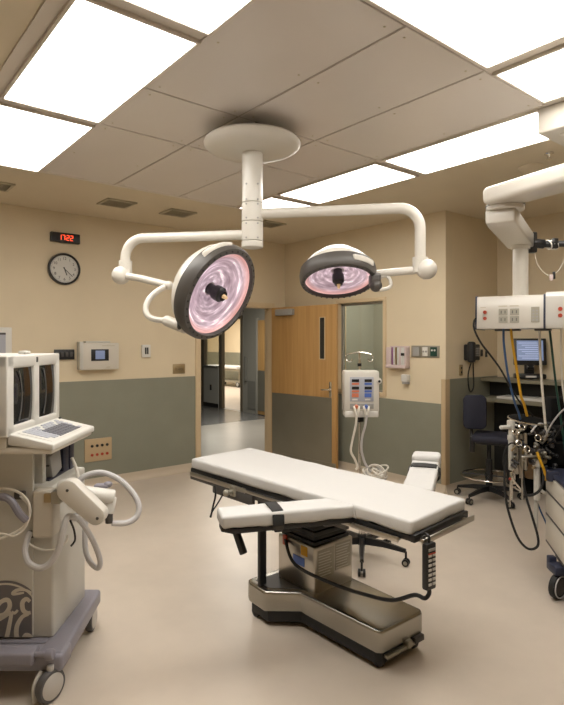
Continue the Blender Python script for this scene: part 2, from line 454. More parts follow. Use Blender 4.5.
mb = MB(); mb.bb(7.49, 7.68, 11.64, 12.33, 1.0, 1.04, bev=.004); part('counter_ledge', mb, 'hgrey2', corr_low)
mb = MB(); mb.bb(7.515, 7.52, 11.95, 12.03, .42, .56); part('outlet', mb, 'black', corr_low)
mb = MB(); mb.bb(7.51, 7.52, 11.64, 12.33, 0, .1); part('base_strip', mb, 'deskdark', corr_low)
mb = MB(); mb.bb(7.605, 7.611, 11.64, 12.33, 1.04, 2.2); part('pane', mb, 'pane', corr_low)
mb = MB(); mb.bb(7.535, 7.549, 10.05, 10.43, .1, .74); mb.bb(7.49, 7.53, 10.45, 10.50, .74, 1.30); struct('trim_8', mb, 'hgrey2')
mb = MB(); mb.bb(7.53, 7.549, 9.72, 10.0, .1, .80); struct('trim_9', mb, 'hgrey2')
mb = MB(); mb.bb(7.50, 7.55, 9.70, 9.99, .02, 2.12, bev=.003); d2 = struct('door_2', mb, 'wood')
mb = MB(); mb.bb(7.49, 7.50, 9.71, 9.98, .1, 1.0); part('kick_plate', mb, 'kick', d2)
mb = MB(); mb.bb(7.47, 7.56, 9.99, 10.05, 0, 2.18, bev=.003); part('door_frame', mb, 'hgrey', d2)
# bright room across the corridor
mb = MB(); mb.bb(12.5, 12.6, 9, 21, 0, 2.75); mb.bb(7.67, 12.5, 8.9, 9, 0, 2.75); mb.bb(7.67, 12.5, 20.9, 21, 0, 2.75); mb.bb(7.55, 7.67, 14.6, 21, 0, 2.75); struct('wall_far_room', mb, 'wall')
mb = MB(); mb.bb(12.49, 12.5, 9, 20.9, .1, 1.22); struct('trim_10', mb, 'wains')
mb = MB(); mb.bb(7.68, 12.45, 9.05, 20.8, -.001, .001); struct('floor_far_room', mb, 'floor')

# ------------------------------------------------------------------ ceiling field, lights, vents
mb = MB()
xs = [1.345, 1.99, 2.635, 3.29]; ys = [1.555, 2.20, 2.85, 3.50, 4.155, 4.79]
# steel panels between the light rows: joints cross every 1.3 m one way and .65 m the other, as in the photo
def panel(x0, x1, y0, y1):
    mb.bb(x0+.008, x1-.008, y0+.008, y1-.008, CEIL-.012, CEIL-.002, bev=.002, seg=1)
for i in range(3):
    yy = [1.555, 2.85, 3.50, 4.79] if i < 1 else [1.555, 2.85, 3.50, 4.79]
    for a, b in zip(yy[:-1], yy[1:]): panel(xs[i], xs[i+1], a, b)
part('metal_panels', mb, 'panel', ceiling)
mb = MB(); mb.bb(1.34, 3.295, 1.55, 4.795, CEIL-.006, CEIL-.001); part('panel_seams', mb, 'seam', ceiling)
mb = MB()
for x in (1.42, 1.92, 2.06, 2.56, 2.70, 3.22):
    for y in (1.62, 2.2, 2.79, 2.91, 3.44, 3.56, 4.15, 4.73):
        mb.cyl((x, y, CEIL-.0145), (x, y, CEIL-.011), .006, n=8)
part('panel_screw', mb, 'vent', ceiling, stuff=True)
mb = MB()   # flat painted border carrying the light frames
mb.bb(.70, 1.345, .80, 4.83, CEIL-.01, CEIL-.001); mb.bb(3.29, 3.88, .80, 4.83, CEIL-.01, CEIL-.001); mb.bb(1.345, 3.29, .80, 1.555, CEIL-.01, CEIL-.001); mb.bb(1.345, 3.29, 4.79, 4.83, CEIL-.01, CEIL-.001)
mb.bb(2.64, 3.29, .1, .80, CEIL-.01, CEIL-.001)
part('light_border', mb, 'frame', ceiling)

def light(x0, x1, y0, y1, label, first=None):
    cx, cy = (x0+x1)/2, (y0+y1)/2
    if first is not None:
        return dup(first, Vector((cx, cy, CEIL-.03))-first.location, label)
    t = thing('fluorescent_ceiling_light', (cx, cy, CEIL-.03), label, 'ceiling light', 'fluorescent ceiling lights')
    mb = MB(); w = .018; z0, z1 = CEIL-.028, CEIL-.01
    mb.bb(x0-w, x0, y0-w, y1+w, z0, z1, bev=.003); mb.bb(x1, x1+w, y0-w, y1+w, z0, z1, bev=.003)
    mb.bb(x0, x1, y0-w, y0, z0, z1, bev=.003); mb.bb(x0, x1, y1, y1+w, z0, z1, bev=.003)
    part('light_frame', mb, 'frame', t)
    mb = MB(); mb.bb(x0, x1, y0, y1, CEIL-.022, CEIL-.012); part('diffuser', mb, 'lamp', t)
    return t
L1 = light(.787, 1.335, 2.255, 3.458, 'large white fluorescent ceiling panel at upper left, second from the top in the left row')
light(.787, 1.335, 3.566, 4.769, 'fluorescent ceiling panel at the left edge, nearest the clock wall', L1)
light(.787, 1.335, .945, 2.148, 'fluorescent ceiling panel cut off at the top edge, topmost of the left row', L1)
L2 = light(3.322, 3.832, 1.62, 2.797, 'bright fluorescent ceiling panel at right, beside the boom ceiling cover')
light(3.322, 3.832, 2.897, 4.074, 'bright fluorescent ceiling panel above the right lamp arm, middle of the far row', L2)
light(3.322, 3.832, 4.174, 4.74, 'small fluorescent ceiling panel partly hidden behind the lamp column') if False else None
def light2(x0, x1, y0, y1, label):
    return light(x0, x1, y0, y1, label)
light2(3.322, 3.832, 4.20, 4.75, 'fluorescent ceiling panel partly hidden behind the white lamp column')
light2(1.39, 2.59, .965, 1.516, 'wide fluorescent ceiling panel at the top right, left of its neighbour at the edge')
light2(2.70, 3.217, .32, 1.525, 'fluorescent ceiling panel cut off at the right edge above the boom cover')

def vent(cx, cy, label, first=None):
    if first is not None: return dup(first, Vector((cx, cy, CEIL-.02))-first.location, label)
    t = thing('air_vent', (cx, cy, CEIL-.02), label, 'air vent', 'square ceiling vents')
    mb = MB(); mb.bb(cx-.14, cx+.14, cy-.13, cy+.13, CEIL-.006, CEIL-.001); part('backing', mb, 'ventd', t)
    mb = MB(); w = .022
    mb.bb(cx-.155, cx-.155+w, cy-.145, cy+.145, CEIL-.014, CEIL-.001); mb.bb(cx+.155-w, cx+.155, cy-.145, cy+.145, CEIL-.014, CEIL-.001)
    mb.bb(cx-.155, cx+.155, cy-.145, cy-.145+w, CEIL-.014, CEIL-.001); mb.bb(cx-.155, cx+.155, cy+.145-w, cy+.145, CEIL-.014, CEIL-.001)
    part('vent_frame', mb, 'vent', t)
    mb = MB()
    for k in range(9): mb.box((cx, cy-.105+k*.026, CEIL-.009), (.27, .018, .003), Matrix.Rotation(.5, 3, 'X'))
    part('louvres', mb, 'vent', t)
    return t
V1 = vent(2.29, 5.43, 'square ceiling vent above and right of the wall clock')
vent(2.98, 5.42, 'square grey ceiling vent nearest the left lamp arm', V1)
vent(1.16, 5.5, 'square grey ceiling vent cut off by the left edge of the picture', V1)
vent(4.1, 5.24, 'square grey ceiling vent partly hidden behind the lamp column', V1)
mb = MB(); mb.lathe([(.10, 0), (.10, -.008), (.085, -.02), (.06, -.035), (.03, -.042), (0, -.043)], (4.406, 2.195, CEIL)); solo('smoke_detector', mb, 'gyp', 'round tan smoke detector on the ceiling above the boom arm', 'smoke detector')
mb = MB(); mb.lathe([(.035, 0), (.035, -.006), (.014, -.010), (.010, -.03), (.0, -.03)], (4.183, 1.947, CEIL), n=16)
mb.lathe([(.02, -.045), (.02, -.048), (0, -.048)], (4.183, 1.947, CEIL), n=12); mb.cyl((4.183, 1.957, CEIL-.03), (4.183, 1.960, CEIL-.046), .003); mb.cyl((4.183, 1.937, CEIL-.03), (4.183, 1.934, CEIL-.046), .003)
solo('sprinkler', mb, 'chrome', 'small sprinkler head on the ceiling beside the boom cover', 'sprinkler')

# ------------------------------------------------------------------ things on the left wall
FL = lambda x, z, off=.0: frame_of((x, AL-off, z), (1, 0, 0), (0, 0, 1))      # out of the wall = -y
# analog clock
t = thing('wall_clock', (2.01, AL, 2.255), 'round wall clock with black rim and pale dial under the red digital clock', 'clock')
c = Vector((2.01, AL, 2.43)); ax = (0, -1, 0)
mb = MB(); mb.lathe([(.150, .0), (.172, .0), (.175, .02), (.168, .042), (.155, .045), (.148, .03)], c, ax, 48, False, False); part('rim', mb, 'black', t)
mb = MB(); mb.lathe([(.15, .0), (.15, .026), (0, .026)], c, ax, 48); dial = part('dial', mb, 'clockface', t)
mb = MB()
for h in range(1, 13):
    a = 2*PI*h/12
    q = text_mb(str(h), .042, FL(c.x+.112*math.sin(a), c.z+.112*math.cos(a), .0275), .0005)
    mb.add(q.v, q.f)
for k in range(60):
    a = 2*PI*k/60; X = FL(c.x, c.z, .027) @ Matrix.Rotation(-a, 4, 'Z')
    mb.bb(-.001, .001, .134, .143, 0, .001, X=X)
part('numerals', mb, 'black', t)
for nm, ang, ln, w in (('hour_hand', 161, .072, .009), ('minute_hand', 132, .115, .006)):
    mb = MB(); mb.bb(-w/2, w/2, -.02, ln, 0, .002, X=FL(c.x, c.z, .031) @ Matrix.Rotation(-math.radians(ang), 4, 'Z')); part(nm, mb, 'black', t)
# digital clock 17:22
t = thing('digital_clock', (2.02, AL, 2.71), 'black digital wall clock showing 17:22 in red, above the round clock', 'clock')
mb = MB(); mb.bb(1.862, 2.172, AL-.05, AL, 2.715, 2.82, bev=.006); part('case', mb, 'black', t)
segs = {'1': 'bc', '7': 'abc', '2': 'abged'}
mb = MB()
def seg7(ch, ox):
    w, h, th = .026, .052, .006
    P = {'a': (0, h/2, w, th), 'g': (0, 0, w, th), 'd': (0, -h/2, w, th), 'f': (-w/2, h/4, th, h/2), 'b': (w/2, h/4, th, h/2), 'e': (-w/2, -h/4, th, h/2), 'c': (w/2, -h/4, th, h/2)}
    for s_ in segs[ch]:
        x, y, a, b = P[s_]; mb.bb(ox+x-a/2, ox+x+a/2, y-b/2, y+b/2, 0, .002, X=FL(2.017, 2.767, .05))
for ch, ox in zip('1722', (-.062, -.024, .022, .062)): seg7(ch, ox)
for y in (-.012, .012): mb.bb(-.003, .003, y-.003, y+.003, 0, .002, X=FL(2.017, 2.767, .05))
part('digits', mb, 'led', t)
# control panel box
t = thing('control_panel', (2.37, AL, 1.31), 'cream wall control box with small blue screen left of the doorway', 'control panel')
mb = MB(); mb.bb(2.155, 2.60, AL-.10, AL, 1.325, 1.625, bev=.012); part('housing', mb, 'cream', t)
mb = MB(); mb.bb(2.15, 2.19, AL-.105, AL-.002, 1.33, 1.64, bev=.006); mb.bb(2.22, 2.5, AL-.09, AL-.0, 1.626, 1.645, bev=.005); part('side_flange', mb, 'cream2', t)
mb = MB(); mb.bb(2.275, 2.475, AL-.106, AL-.098, 1.425, 1.555, bev=.003); sb = part('screen_bezel', mb, 'black', t)
mb = MB(); mb.bb(2.322, 2.428, AL-.109, AL-.105, 1.445, 1.54); part('screen', mb, 'scr2', t)
mb = MB(); mb.bb(2.40, 2.545, AL-.1015, AL-.0995, 1.59, 1.597); part('caption', mb, 'vent', t)
part('caption', MB().bb(2.45, 2.49, AL-.1015, AL-.0995, 1.35, 1.357), 'vent', t)
# black plate left of it
t = thing('equipment_plate', (2.02, AL, 1.44), 'black multi-socket plate on the wall left of the cream control box', 'wall plate')
mb = MB(); mb.bb(1.905, 2.118, AL-.03, AL, 1.445, 1.555, bev=.004); part('plate', mb, 'black', t)
for k in range(4):
    mb = MB(); mb.bb(1.925+k*.047, 1.955+k*.047, AL-.036, AL-.03, 1.475, 1.525, bev=.003); part('socket', mb, 'dgrey', t)
# white outlet with twin black port
t = thing('wall_outlet', (2.965, AL, 1.45), 'white wall outlet with a dark twin port, right of the control box', 'outlet')
mb = MB(); mb.bb(2.915, 3.025, AL-.03, AL, 1.452, 1.603, bev=.006); part('plate', mb, 'lcream', t)
for k in (0, 1):
    mb = MB(); mb.bb(2.95+k*.026, 2.968+k*.026, AL-.034, AL-.03, 1.49, 1.57); part('port', mb, 'black', t)
t = thing('switch_plate', (3.42, AL, 1.23), 'square brass switch plate beside the doorway', 'switch')
mb = MB(); mb.bb(3.335, 3.505, AL-.008, AL, 1.24, 1.36, bev=.003); part('plate', mb, 'brass', t)
for k in range(3):
    mb = MB(); mb.bb(3.368+k*.045, 3.382+k*.045, AL-.02, AL-.008, 1.28, 1.32, bev=.002); part('toggle', mb, 'brass', t)
# jack panel low on the wainscot
t = thing('jack_panel', (2.39, AL, .285), 'beige jack panel with two rows of round sockets low on the green wainscot', 'outlet panel')
mb = MB(); mb.bb(2.235, 2.545, AL-.02, AL, .29, .545, bev=.004); part('plate', mb, 'guard', t)
for r_, m_ in ((.465, 'black'), (.365, 'red')):
    for k in range(4):
        mb = MB(); mb.lathe([(.016, 0), (.016, .007), (.010, .007), (.009, .002), (0, .002)], (2.315+k*.058, AL-.02, r_), ax, 14); part('socket', mb, m_, t)
# framed light board, left edge
t = thing('x_ray_viewer', (1.0, AL, 1.19), 'white framed x-ray viewer at the left edge above the twin monitors', 'light box')
mb = MB(); x0, x1, z0, z1 = .55, 1.475, 1.20, 1.785
mb.bb(x0, x1, AL-.055, AL-.002, z0, z1, bev=.008); part('case', mb, 'lcream', t)
mb = MB(); mb.bb(x0+.05, x1-.06, AL-.058, AL-.054, z0+.06, z1-.075); part('viewing_panel', mb, 'key', t)
mb = MB(); mb.bb(x0+.05, x1-.06, AL-.064, AL-.054, z1-.075, z1-.055); part('film_clip', mb, 'dgrey', t)

# ------------------------------------------------------------------ things on the right wall
FRt = lambda y, z, off=.0: frame_of((BR-off, y, z), (0, -1, 0), (0, 0, 1))     # out of the wall = -x
t = thing('leaflet_rack', (BR, 4.11, 1.33), 'clear wall rack of purple and white leaflets right of the window', 'rack')
mb = MB(); mb.bb(BR-.09, BR, 3.975, 4.255, 1.335, 1.375, bev=.003); mb.bb(BR-.012, BR, 3.975, 4.255, 1.335, 1.59); part('holder', mb, 'pinkflyer', t)
cols = ['pinkflyer', 'purpleflyer', 'paper', 'yellow', 'paper', 'pinkflyer', 'paper', 'paper', 'pinkflyer']
ly = [4.25, 4.17, 4.145, 4.12, 4.09, 4.06, 4.035, 4.01, 3.985]
lw = [.07, .022, .022, .02, .028, .022, .022, .022, .018]
for k in range(9):
    mb = MB(); mb.bb(BR-.085, BR-.012, ly[k]-lw[k], ly[k], 1.36, 1.575, bev=.001); part('leaflet_stack', mb, cols[k] if cols[k] != 'yellow' else 'brass', t)
mb = MB(); mb.bb(BR-.093, BR-.085, 3.985, 4.03, 1.48, 1.51); part('label_strip', mb, 'black', t)
mb = MB(); q = MB()
t = thing('wall_plate_strip', (BR, 3.75, 1.455), 'grey metal strip of three wall plates near the corner', 'wall plate')
mb = MB(); mb.bb(BR-.012, BR, 3.575, 3.945, 1.465, 1.595, bev=.003); part('plate', mb, 'plate', t)
mb = MB(); mb.bb(BR-.02, BR-.012, 3.83, 3.92, 1.48, 1.58, bev=.003); part('intercom_grille', mb, 'grey', t)
mb = MB(); mb.bb(BR-.02, BR-.012, 3.72, 3.79, 1.48, 1.58, bev=.003); part('switch', mb, 'lcream', t)
mb = MB(); mb.bb(BR-.02, BR-.012, 3.60, 3.685, 1.48, 1.58, bev=.003); part('outlet', mb, 'green', t)
for k in (0, 1):
    mb = MB(); mb.cyl((BR-.02, 3.625+k*.035, 1.545), (BR-.026, 3.625+k*.035, 1.545), .011, n=12); part('socket', mb, 'lcream', t)
    mb = MB(); mb.cyl((BR-.02, 3.738+k*.034, 1.53), (BR-.026, 3.738+k*.034, 1.53), .011, n=12); part('knob', mb, 'grey', t)
t = thing('sensor_box', (BR, 4.01, 1.15), 'small white box on the wall under the leaflet rack', 'wall box')
mb = MB(); mb.bb(BR-.06, BR, 3.965, 4.055, 1.185, 1.265, bev=.008); part('housing', mb, 'lcream', t)
mb = MB(); mb.bb(BR-.055, BR, 3.975, 4.045, 1.155, 1.185, bev=.006); part('base', mb, 'grey', t)

# ------------------------------------------------------------------ surgical light on its ceiling column
px, pd = -.195, 3.655
pc = G(px, pd, 0)
t = thing('surgical_light', G(px, pd, CEIL), 'white two-arm surgical light hanging from a round ceiling canopy, both lamps lit', 'surgical light')
mb = MB()
mb.lathe([(.20, -.075), (.27, -.082), (.305, -.095), (.318, -.112), (.314, -.128), (.298, -.143), (.265, -.158), (.20, -.17), (.12, -.175), (.075, -.175)], (pc.x, pc.y, CEIL), (0, 0, 1), 64); part('canopy', mb, 'white', t)
mb = MB(); mb.lathe([(.10, -.0), (.10, -.09)], (pc.x, pc.y, CEIL), n=48); part('canopy_neck', mb, 'dgrey', t)
def col(z0, z1, r): return MB().lathe([(r-.003, z0), (r, z0+.004), (r, z1-.004), (r-.003, z1)], (pc.x, pc.y, 0), n=40)
column = part('column', col(2.548, 2.88, .068), 'white', t)
hub1 = part('upper_arm_hub', col(2.424, 2.545, .070), 'white', t); hub2 = part('lower_arm_hub', col(2.298, 2.421, .070), 'white', t)
mb = col(2.255, 2.295, .071); mb.sphere((pc.x, pc.y, 2.268), .07, sc=(1, 1, .3)); part('column_cap', mb, 'white', t)
mb = MB()
for z in (2.44, 2.53, 2.405, 2.312, 2.56, 2.66):
    for a in (-1.0, -2.1): 
        p = pc + Vector((0, 0, z)); d = RG @ Vector((math.cos(a), math.sin(a), 0)); mb.cyl(p+d*.067, p+d*.073, .006, n=8)
part('screw', mb, 'grey', t, stuff=True)
def arc(c, p, q, n=8):      # quarter turn from p to q about c
    u, w = Vector(p)-Vector(c), Vector(q)-Vector(c)
    return [Vector(c)+u*math.cos(k*PI/2/n)+w*math.sin(k*PI/2/n) for k in range(n+1)]
def boom_arm(Xe, De, z, zlow, r, R):
    p0 = pc + Vector((0, 0, z)); e = G(Xe, De, z); d = (e-p0).normalized()
    pts = [p0 + d*.05] + arc(e-d*R-Vector((0, 0, R)), e-d*R, e-Vector((0, 0, R))) + [G(Xe, De, zlow)]
    return MB().tube(pts, r, 20, smooth=False)
def lamp_head(parent, c, nrm, R, arm_join, yoke_pts, lab):
    """shallow dome, grey rim with ring of rivets, lit reflector, centre handle; nrm points out of the lens"""
    n = Vector(nrm).normalized(); c = Vector(c)
    mb = MB(); prof = [(R*.97, -.075*R/.3), (R*.9, -.13*R/.3), (R*.74, -.185*R/.3), (R*.62, -.20*R/.3), (R*.5, -.245*R/.3), (R*.3, -.275*R/.3), (0, -.285*R/.3)]
    mb.lathe(prof, c, n, 56, False); dome = part('lamp_dome', mb, 'white', parent, lab+' dome')
    mb = MB(); mb.lathe([(R*.86, -.02), (R*.865, .006), (R*.88, .012), (R*.97, .004), (R, -.012), (R*1.01, -.05), (R*.985, -.085), (R*.93, -.09)], c, n, 64, False, False)
    rim = part('lamp_rim', mb, 'rimgrey', parent, lab+' dark grey rim')
    u = n.orthogonal().normalized(); w = n.cross(u); mb = MB()
    for k in range(36):
        a = 2*PI*k/36; p = c+(u*math.cos(a)+w*math.sin(a))*R*.92+n*.006; mb.cyl(p, p+n*.006, .006, n=6)
    part('rim_rivet', mb, 'black', parent, stuff=True)
    # concave reflector built as stepped rings of facets
    k = 14; prof = []
    for i in range(k+1):
        r = R*.865*(1-i/k)+.045*i/k; h = -.012-.085*R/.3*(1-(r/(R*.865))**2)
        prof.append((r, h))
        if i < k: prof.append((r-(R*.865-.045)/k*.55, h-.004))
    m = reflector_mat(c, n); RM['from'].inputs['From Min'].default_value = R*.73; RM['from'].inputs['From Max'].default_value = R*.865
    mb = MB(); mb.lathe(prof, c, n, 64, False, False)
    ref = link('reflector', mb, m, None, origin=c); ref.parent = parent; ref.location = c-ORG[parent]; ref['label'] = lab+' pinkish lit reflector'
    mb = MB(); mb.lathe([(R*.115, -.10*R/.3), (R*.115, -.05), (R*.15, -.048), (R*.158, -.03), (R*.155, .0), (R*.125, .008), (R*.11, .011), (R*.105, .022), (R*.06, .024), (R*.055, .018), (0, .018)], c, n, 32); part('centre_hub', mb, 'black', parent)
    mb = MB(); mb.lathe([(R*.045, .018), (R*.042, .035), (R*.03, .05), (0, .053)], c, n, 20); part('sterile_handle', mb, 'glow_handle', parent)
    return u, w
# left lamp
part('boom_arm', boom_arm(-1.07, 3.80, 2.342, 2.16, .0325, .13), 'white', t)
mb = MB(); j = G(-1.095, 3.78, 2.09); mb.sphere(j, .062, 24); mb.cyl(G(-1.07, 3.80, 2.19), G(-1.07, 3.80, 2.09), .045, n=24)
e1 = G(-.735, 3.60, 2.003)
mb.tube([j, G(-.95, 3.71, 2.062), e1], .024, 16, smooth=False)
mb.sphere(e1, .03, 16)
yk = [e1, G(-.80, 3.58, 1.965), G(-.855, 3.55, 1.90), G(-.862, 3.52, 1.83), G(-.82, 3.50, 1.785), G(-.72, 3.49, 1.768)]
mb.tube(yk, .019, 14); part('lamp_yoke', mb, 'white', t)
c1 = G(-.378, 3.45, 1.928); n1 = RG @ Vector((.76, -.48, -.445))
lamp_head(t, c1, n1, .313, None, None, 'left lamp')
mb = MB()
nn = n1.normalized(); side = (yk[-1]-c1); side = (side-nn*side.dot(nn)).normalized()
mb.sphere(yk[-1], .034, 18); mb.cyl(yk[-1], c1+side*.295-nn*.06, .034, n=20); part('lamp_pivot', mb, 'white', t)
part('pivot_knuckle', MB().box(c1+side*.300-nn*.075+Vector((0, 0, .02)), (.07, .07, .07), RG, .018), 'rimgrey', t)
mb = MB(); up = (Vector((0, 0, 1))-nn*nn.z).normalized(); tg = nn.cross(up)
for k in range(24):
    a = math.radians(8+k*1.6); q = c1+(up*math.cos(a)+(-tg if (-tg).dot(side) > 0 else tg)*math.sin(a))*.310-nn*.045
    mb.box(q, (.03, .03, .034), None, .004)
part('rim_handle', mb, 'white', t)
# right lamp
part('boom_arm', boom_arm(.865, 3.48, 2.478, 2.16, .034, .13), 'white', t)
mb = MB(); j2 = G(.90, 3.46, 2.09); mb.sphere(j2, .064, 24); mb.cyl(G(.865, 3.48, 2.165), G(.865, 3.48, 2.07), .048, n=24); mb.cyl(G(.865, 3.48, 2.07), j2, .05, n=20)
e2 = G(.60, 3.59, 2.075)
mb.tube([j2, e2], .025, 16, smooth=False); mb.sphere(e2, .03, 16)
part('lamp_yoke', mb, 'white', t)
c2 = G(.367, 3.62, 2.03); n2 = RG @ Vector((.02, -.36, -.93))
lamp_head(t, c2, n2, .25, None, None, 'right lamp')
mb = MB(); mb.box(G(.597, 3.58, 2.035), (.07, .10, .09), RG, .02); mb.sphere(G(.60, 3.55, 1.995), .04, 16); part('lamp_pivot', mb, 'rimgrey', t)
mb = MB(); mb.tube([G(.60, 3.58, 2.03), G(.66, 3.56, 2.06), G(.69, 3.55, 2.03), G(.685, 3.54, 1.985), G(.62, 3.54, 1.965)], .012, 10); part('yoke_hook', mb, 'white', t)
mb = MB(); nn = n2.normalized(); dd = RG @ Vector((.55, -.8, 0)); dd = (dd-nn*dd.dot(nn)).normalized(); tt = nn.cross(dd)
for k in range(20):
    a = math.radians(-16+k*1.75); mb.box(c2+(dd*math.cos(a)+tt*math.sin(a))*.25-nn*.045, (.02, .02, .034), None, .004)
part('rim_handle', mb, 'white', t)

# ------------------------------------------------------------------ operating table
TB = Matrix.Translation((2.167, 2.372, .803)) @ Matrix.Rotation(math.radians(6.2), 4, 'Z') @ Matrix.Rotation(math.radians(1.5), 4, 'X')
def T3(s_, t_, z_): return TB @ Vector((s_, t_, z_))
t = thing('operating_table', (2.29, 2.3, 0), 'operating table with white sheeted mattress on a stainless steel column and foot', 'operating table')
def pad(x0, x1, y0, y1, z0, z1, X, seed=0, amp=.004, bev=.022, taper=0):
    bm = bmesh.new(); bmesh.ops.create_cube(bm, size=1)
    for v in bm.verts: v.co = Vector(((x0+x1)/2+v.co.x*(x1-x0), (y0+y1)/2+v.co.y*(y1-y0), (z0+z1)/2+v.co.z*(z1-z0)))
    bmesh.ops.bevel(bm, geom=bm.edges[:], offset=bev, segments=3, profile=.55, affect='EDGES')
    for _ in range(2):
        long = [e for e in bm.edges if e.calc_length() > .05]
        if long: bmesh.ops.subdivide_edges(bm, edges=long, cuts=3, use_grid_fill=True)
    off = Vector((seed*3.1, seed*1.7, 0)); bm.normal_update()
    for v in bm.verts:
        k = 1-min(1, max(0, (v.co.z-z0)/(z1-z0)))
        p = v.co*9+off
        d = noise.noise(p)*amp + noise.noise(v.co*Vector((30, 30, 8)) if False else Vector((v.co.x*34, v.co.y*34, v.co.z*7))+off)*amp*1.3*k
        if taper and v.co.y > y1-.15: pass
        v.co += v.normal*d
    return MB().addbm(bm, X)
mt = part('mattress', pad(-.258, .258, -.815, .81, .0, .062, TB, 1, .004, .014), 'sheet', t, sharp=80)
mb = MB(); mb.tube([T3(-.254, -.50, .055), T3(-.262, -.505, .03), T3(-.260, -.51, .004)], .005, 6)
part('sheet_seam', mb, 'sheet', t)
mb = MB(); mb.bb(-.256, .256, -.812, -.51, -.030, -.002, .006, X=TB); mb.bb(-.252, .252, -.51, .20, -.030, -.002, .006, X=TB); mb.bb(-.252, .252, .20, .82, -.030, -.002, .006, X=TB)
part('table_deck', mb, 'black', t)
mb = MB()   # side bearers and cross frame below the deck
mb.bb(-.255, -.225, -.45, .82, -.075, -.025, .006, X=TB); mb.bb(.225, .255, -.45, .82, -.075, -.025, .006, X=TB)
mb.bb(-.24, .24, .76, .83, -.08, -.03, .006, X=TB); mb.bb(-.24, .24, -.15, .10, -.11, -.03, .006, X=TB)
mb.bb(-.28, -.25, .20, .56, -.105, -.04, .01, X=TB)
part('deck_frame', mb, 'dgrey', t)
for sx in (-1, 1):
    mb = MB(); xx = .274*sx
    mb.bb(xx-.006, xx+.006, -.76, -.50, -.042, -.018, .003, X=TB); mb.bb(xx-.006, xx+.006, .26, .79, -.045, -.018, .003, X=TB); mb.bb(xx-.005, xx+.005, -.51, .27, -.040, -.024, .002, X=TB)
    for yy in (-.74, -.56, .30, .75): mb.bb(min(xx, .24*sx), max(xx, .24*sx), yy-.012, yy+.012, -.038, -.024, X=TB)
    part('side_rail', mb, 'steel', t)
mb = MB(); mb.bb(-.235, .262, -.862, -.852, -.040, -.012, .003, X=TB)
for xx in (-.2, .2): mb.bb(xx-.012, xx+.012, -.856, -.79, -.036, -.018, X=TB)
part('foot_rail', mb, 'steel', t)
mb = MB(); mb.bb(-.256, .256, -.832, -.805, -.032, .004, .006, X=TB); part('foot_edge', mb, 'black', t)
mb = MB(); mb.box(T3(-.275, .36, -.05), (.035, .05, .06), None, .006); mb.cyl(T3(-.295, .36, -.05), T3(-.335, .36, -.05), .014, n=14); mb.sphere(T3(-.335, .36, -.05), .02, 14)
part('rail_clamp', mb, 'plate', t)
mb = MB()
mb.tube([T3(-.29, .52, -.05), T3(-.30, .50, -.10), T3(-.31, .51, -.17), T3(-.31, .53, -.24)], .006, 6)
mb.tube([T3(-.29, .42, -.05), T3(-.31, .45, -.12), T3(-.315, .51, -.20), T3(-.31, .535, -.24)], .005, 6)
part('hanging_strap', mb, 'rubber', t)
# column
mb = MB(); mb.bb(2.14, 2.457, 2.318, 2.645, .19, .47, .012, seg=3); colm = part('column_cover', mb, 'steel', t)
mb = MB()
for k in range(9):
    z = .462+k*.028; i = .012 if k % 2 else 0.0
    mb.bb(2.155+i, 2.442-i, 2.335+i, 2.63-i, z, z+.028, .006)
part('bellows', mb, 'rubber', t)
mb = MB(); mb.bb(2.12, 2.46, 2.22, 2.66, .69, .745, .01); part('column_head', mb, 'black', t)
mb = MB(); mb.bb(2.165, 2.295, 2.3155, 2.3185, .285, .445); mb.bb(2.305, 2.435, 2.3155, 2.3185, .30, .455); part('data_plate', mb, 'plate', t)
mb = MB()
for x0_, x1_, z0_ in ((2.172, 2.288, .295), (2.312, 2.428, .31)):
    for k in range(9):
        w = (x1_-x0_)*(.75+.25*random.random()); mb.bb(x0_, x0_+w, 2.3145, 2.316, z0_+k*.016, z0_+k*.016+.005)
part('printed_lines', mb, 'paper', t, stuff=True)
mb = MB(); mb.bb(2.1375, 2.1405, 2.40, 2.50, .335, .385); part('blue_sticker', mb, 'lblue', t, 'blue sticker')
mb = MB(); mb.bb(2.1375, 2.1405, 2.375, 2.43, .40, .455); part('yellow_sticker', mb, 'yellow', t, 'yellow sticker')
mb = MB(); mb.bb(2.125, 2.141, 2.555, 2.585, .42, .48, .004); part('red_connector', mb, 'red', t, 'red connector')
# foot
base = [(1.955, 2.69), (1.945, 2.53), (2.098, 2.395), (2.112, 1.835), (2.135, 1.81), (2.45, 1.81), (2.475, 1.835), (2.482, 2.395), (2.63, 2.53), (2.62, 2.69), (2.60, 2.73), (1.975, 2.73)]
mb = MB(); mb.prism(base, .085, .205, .016, seg=3); part('steel_foot', mb, 'steeldark', t)
mb = MB(); ins = [(2.0, 2.68), (1.995, 2.545), (2.13, 2.42), (2.145, 2.35), (2.45, 2.35), (2.45, 2.42), (2.585, 2.545), (2.58, 2.68)]
mb.prism(ins, .2045, .2075); part('rubber_mat', mb, 'dgrey', t)
cxy = Vector((2.29, 2.28)); blk = [((x-cxy.x)*.94+cxy.x, (y-cxy.y)*.965+cxy.y) for x, y in base]
mb = MB(); mb.prism(blk, .03, .088); part('foot_skirt', mb, 'rubber', t)
for x, y in ((1.99, 2.66), (2.58, 2.66), (2.16, 1.86), (2.43, 1.86)):
    mb = MB(); mb.rcyl((x-.015, y, .032), (x+.015, y, .032), .032, .004); part('caster', mb, 'rubber', t)
mb = MB(); mb.bb(2.31, 2.345, 1.79, 1.83, .06, .10, .005); mb.bb(2.16, 2.46, 1.802, 1.83, .055, .072, .003); part('floor_lock_pedal', mb, 'plate', t)
mb = MB(); mb.bb(2.375, 2.45, 1.795, 1.83, .06, .092, .005); mb.bb(2.355, 2.46, 1.805, 1.83, .06, .07); part('floor_lock_pedal', mb, 'dgrey', t)
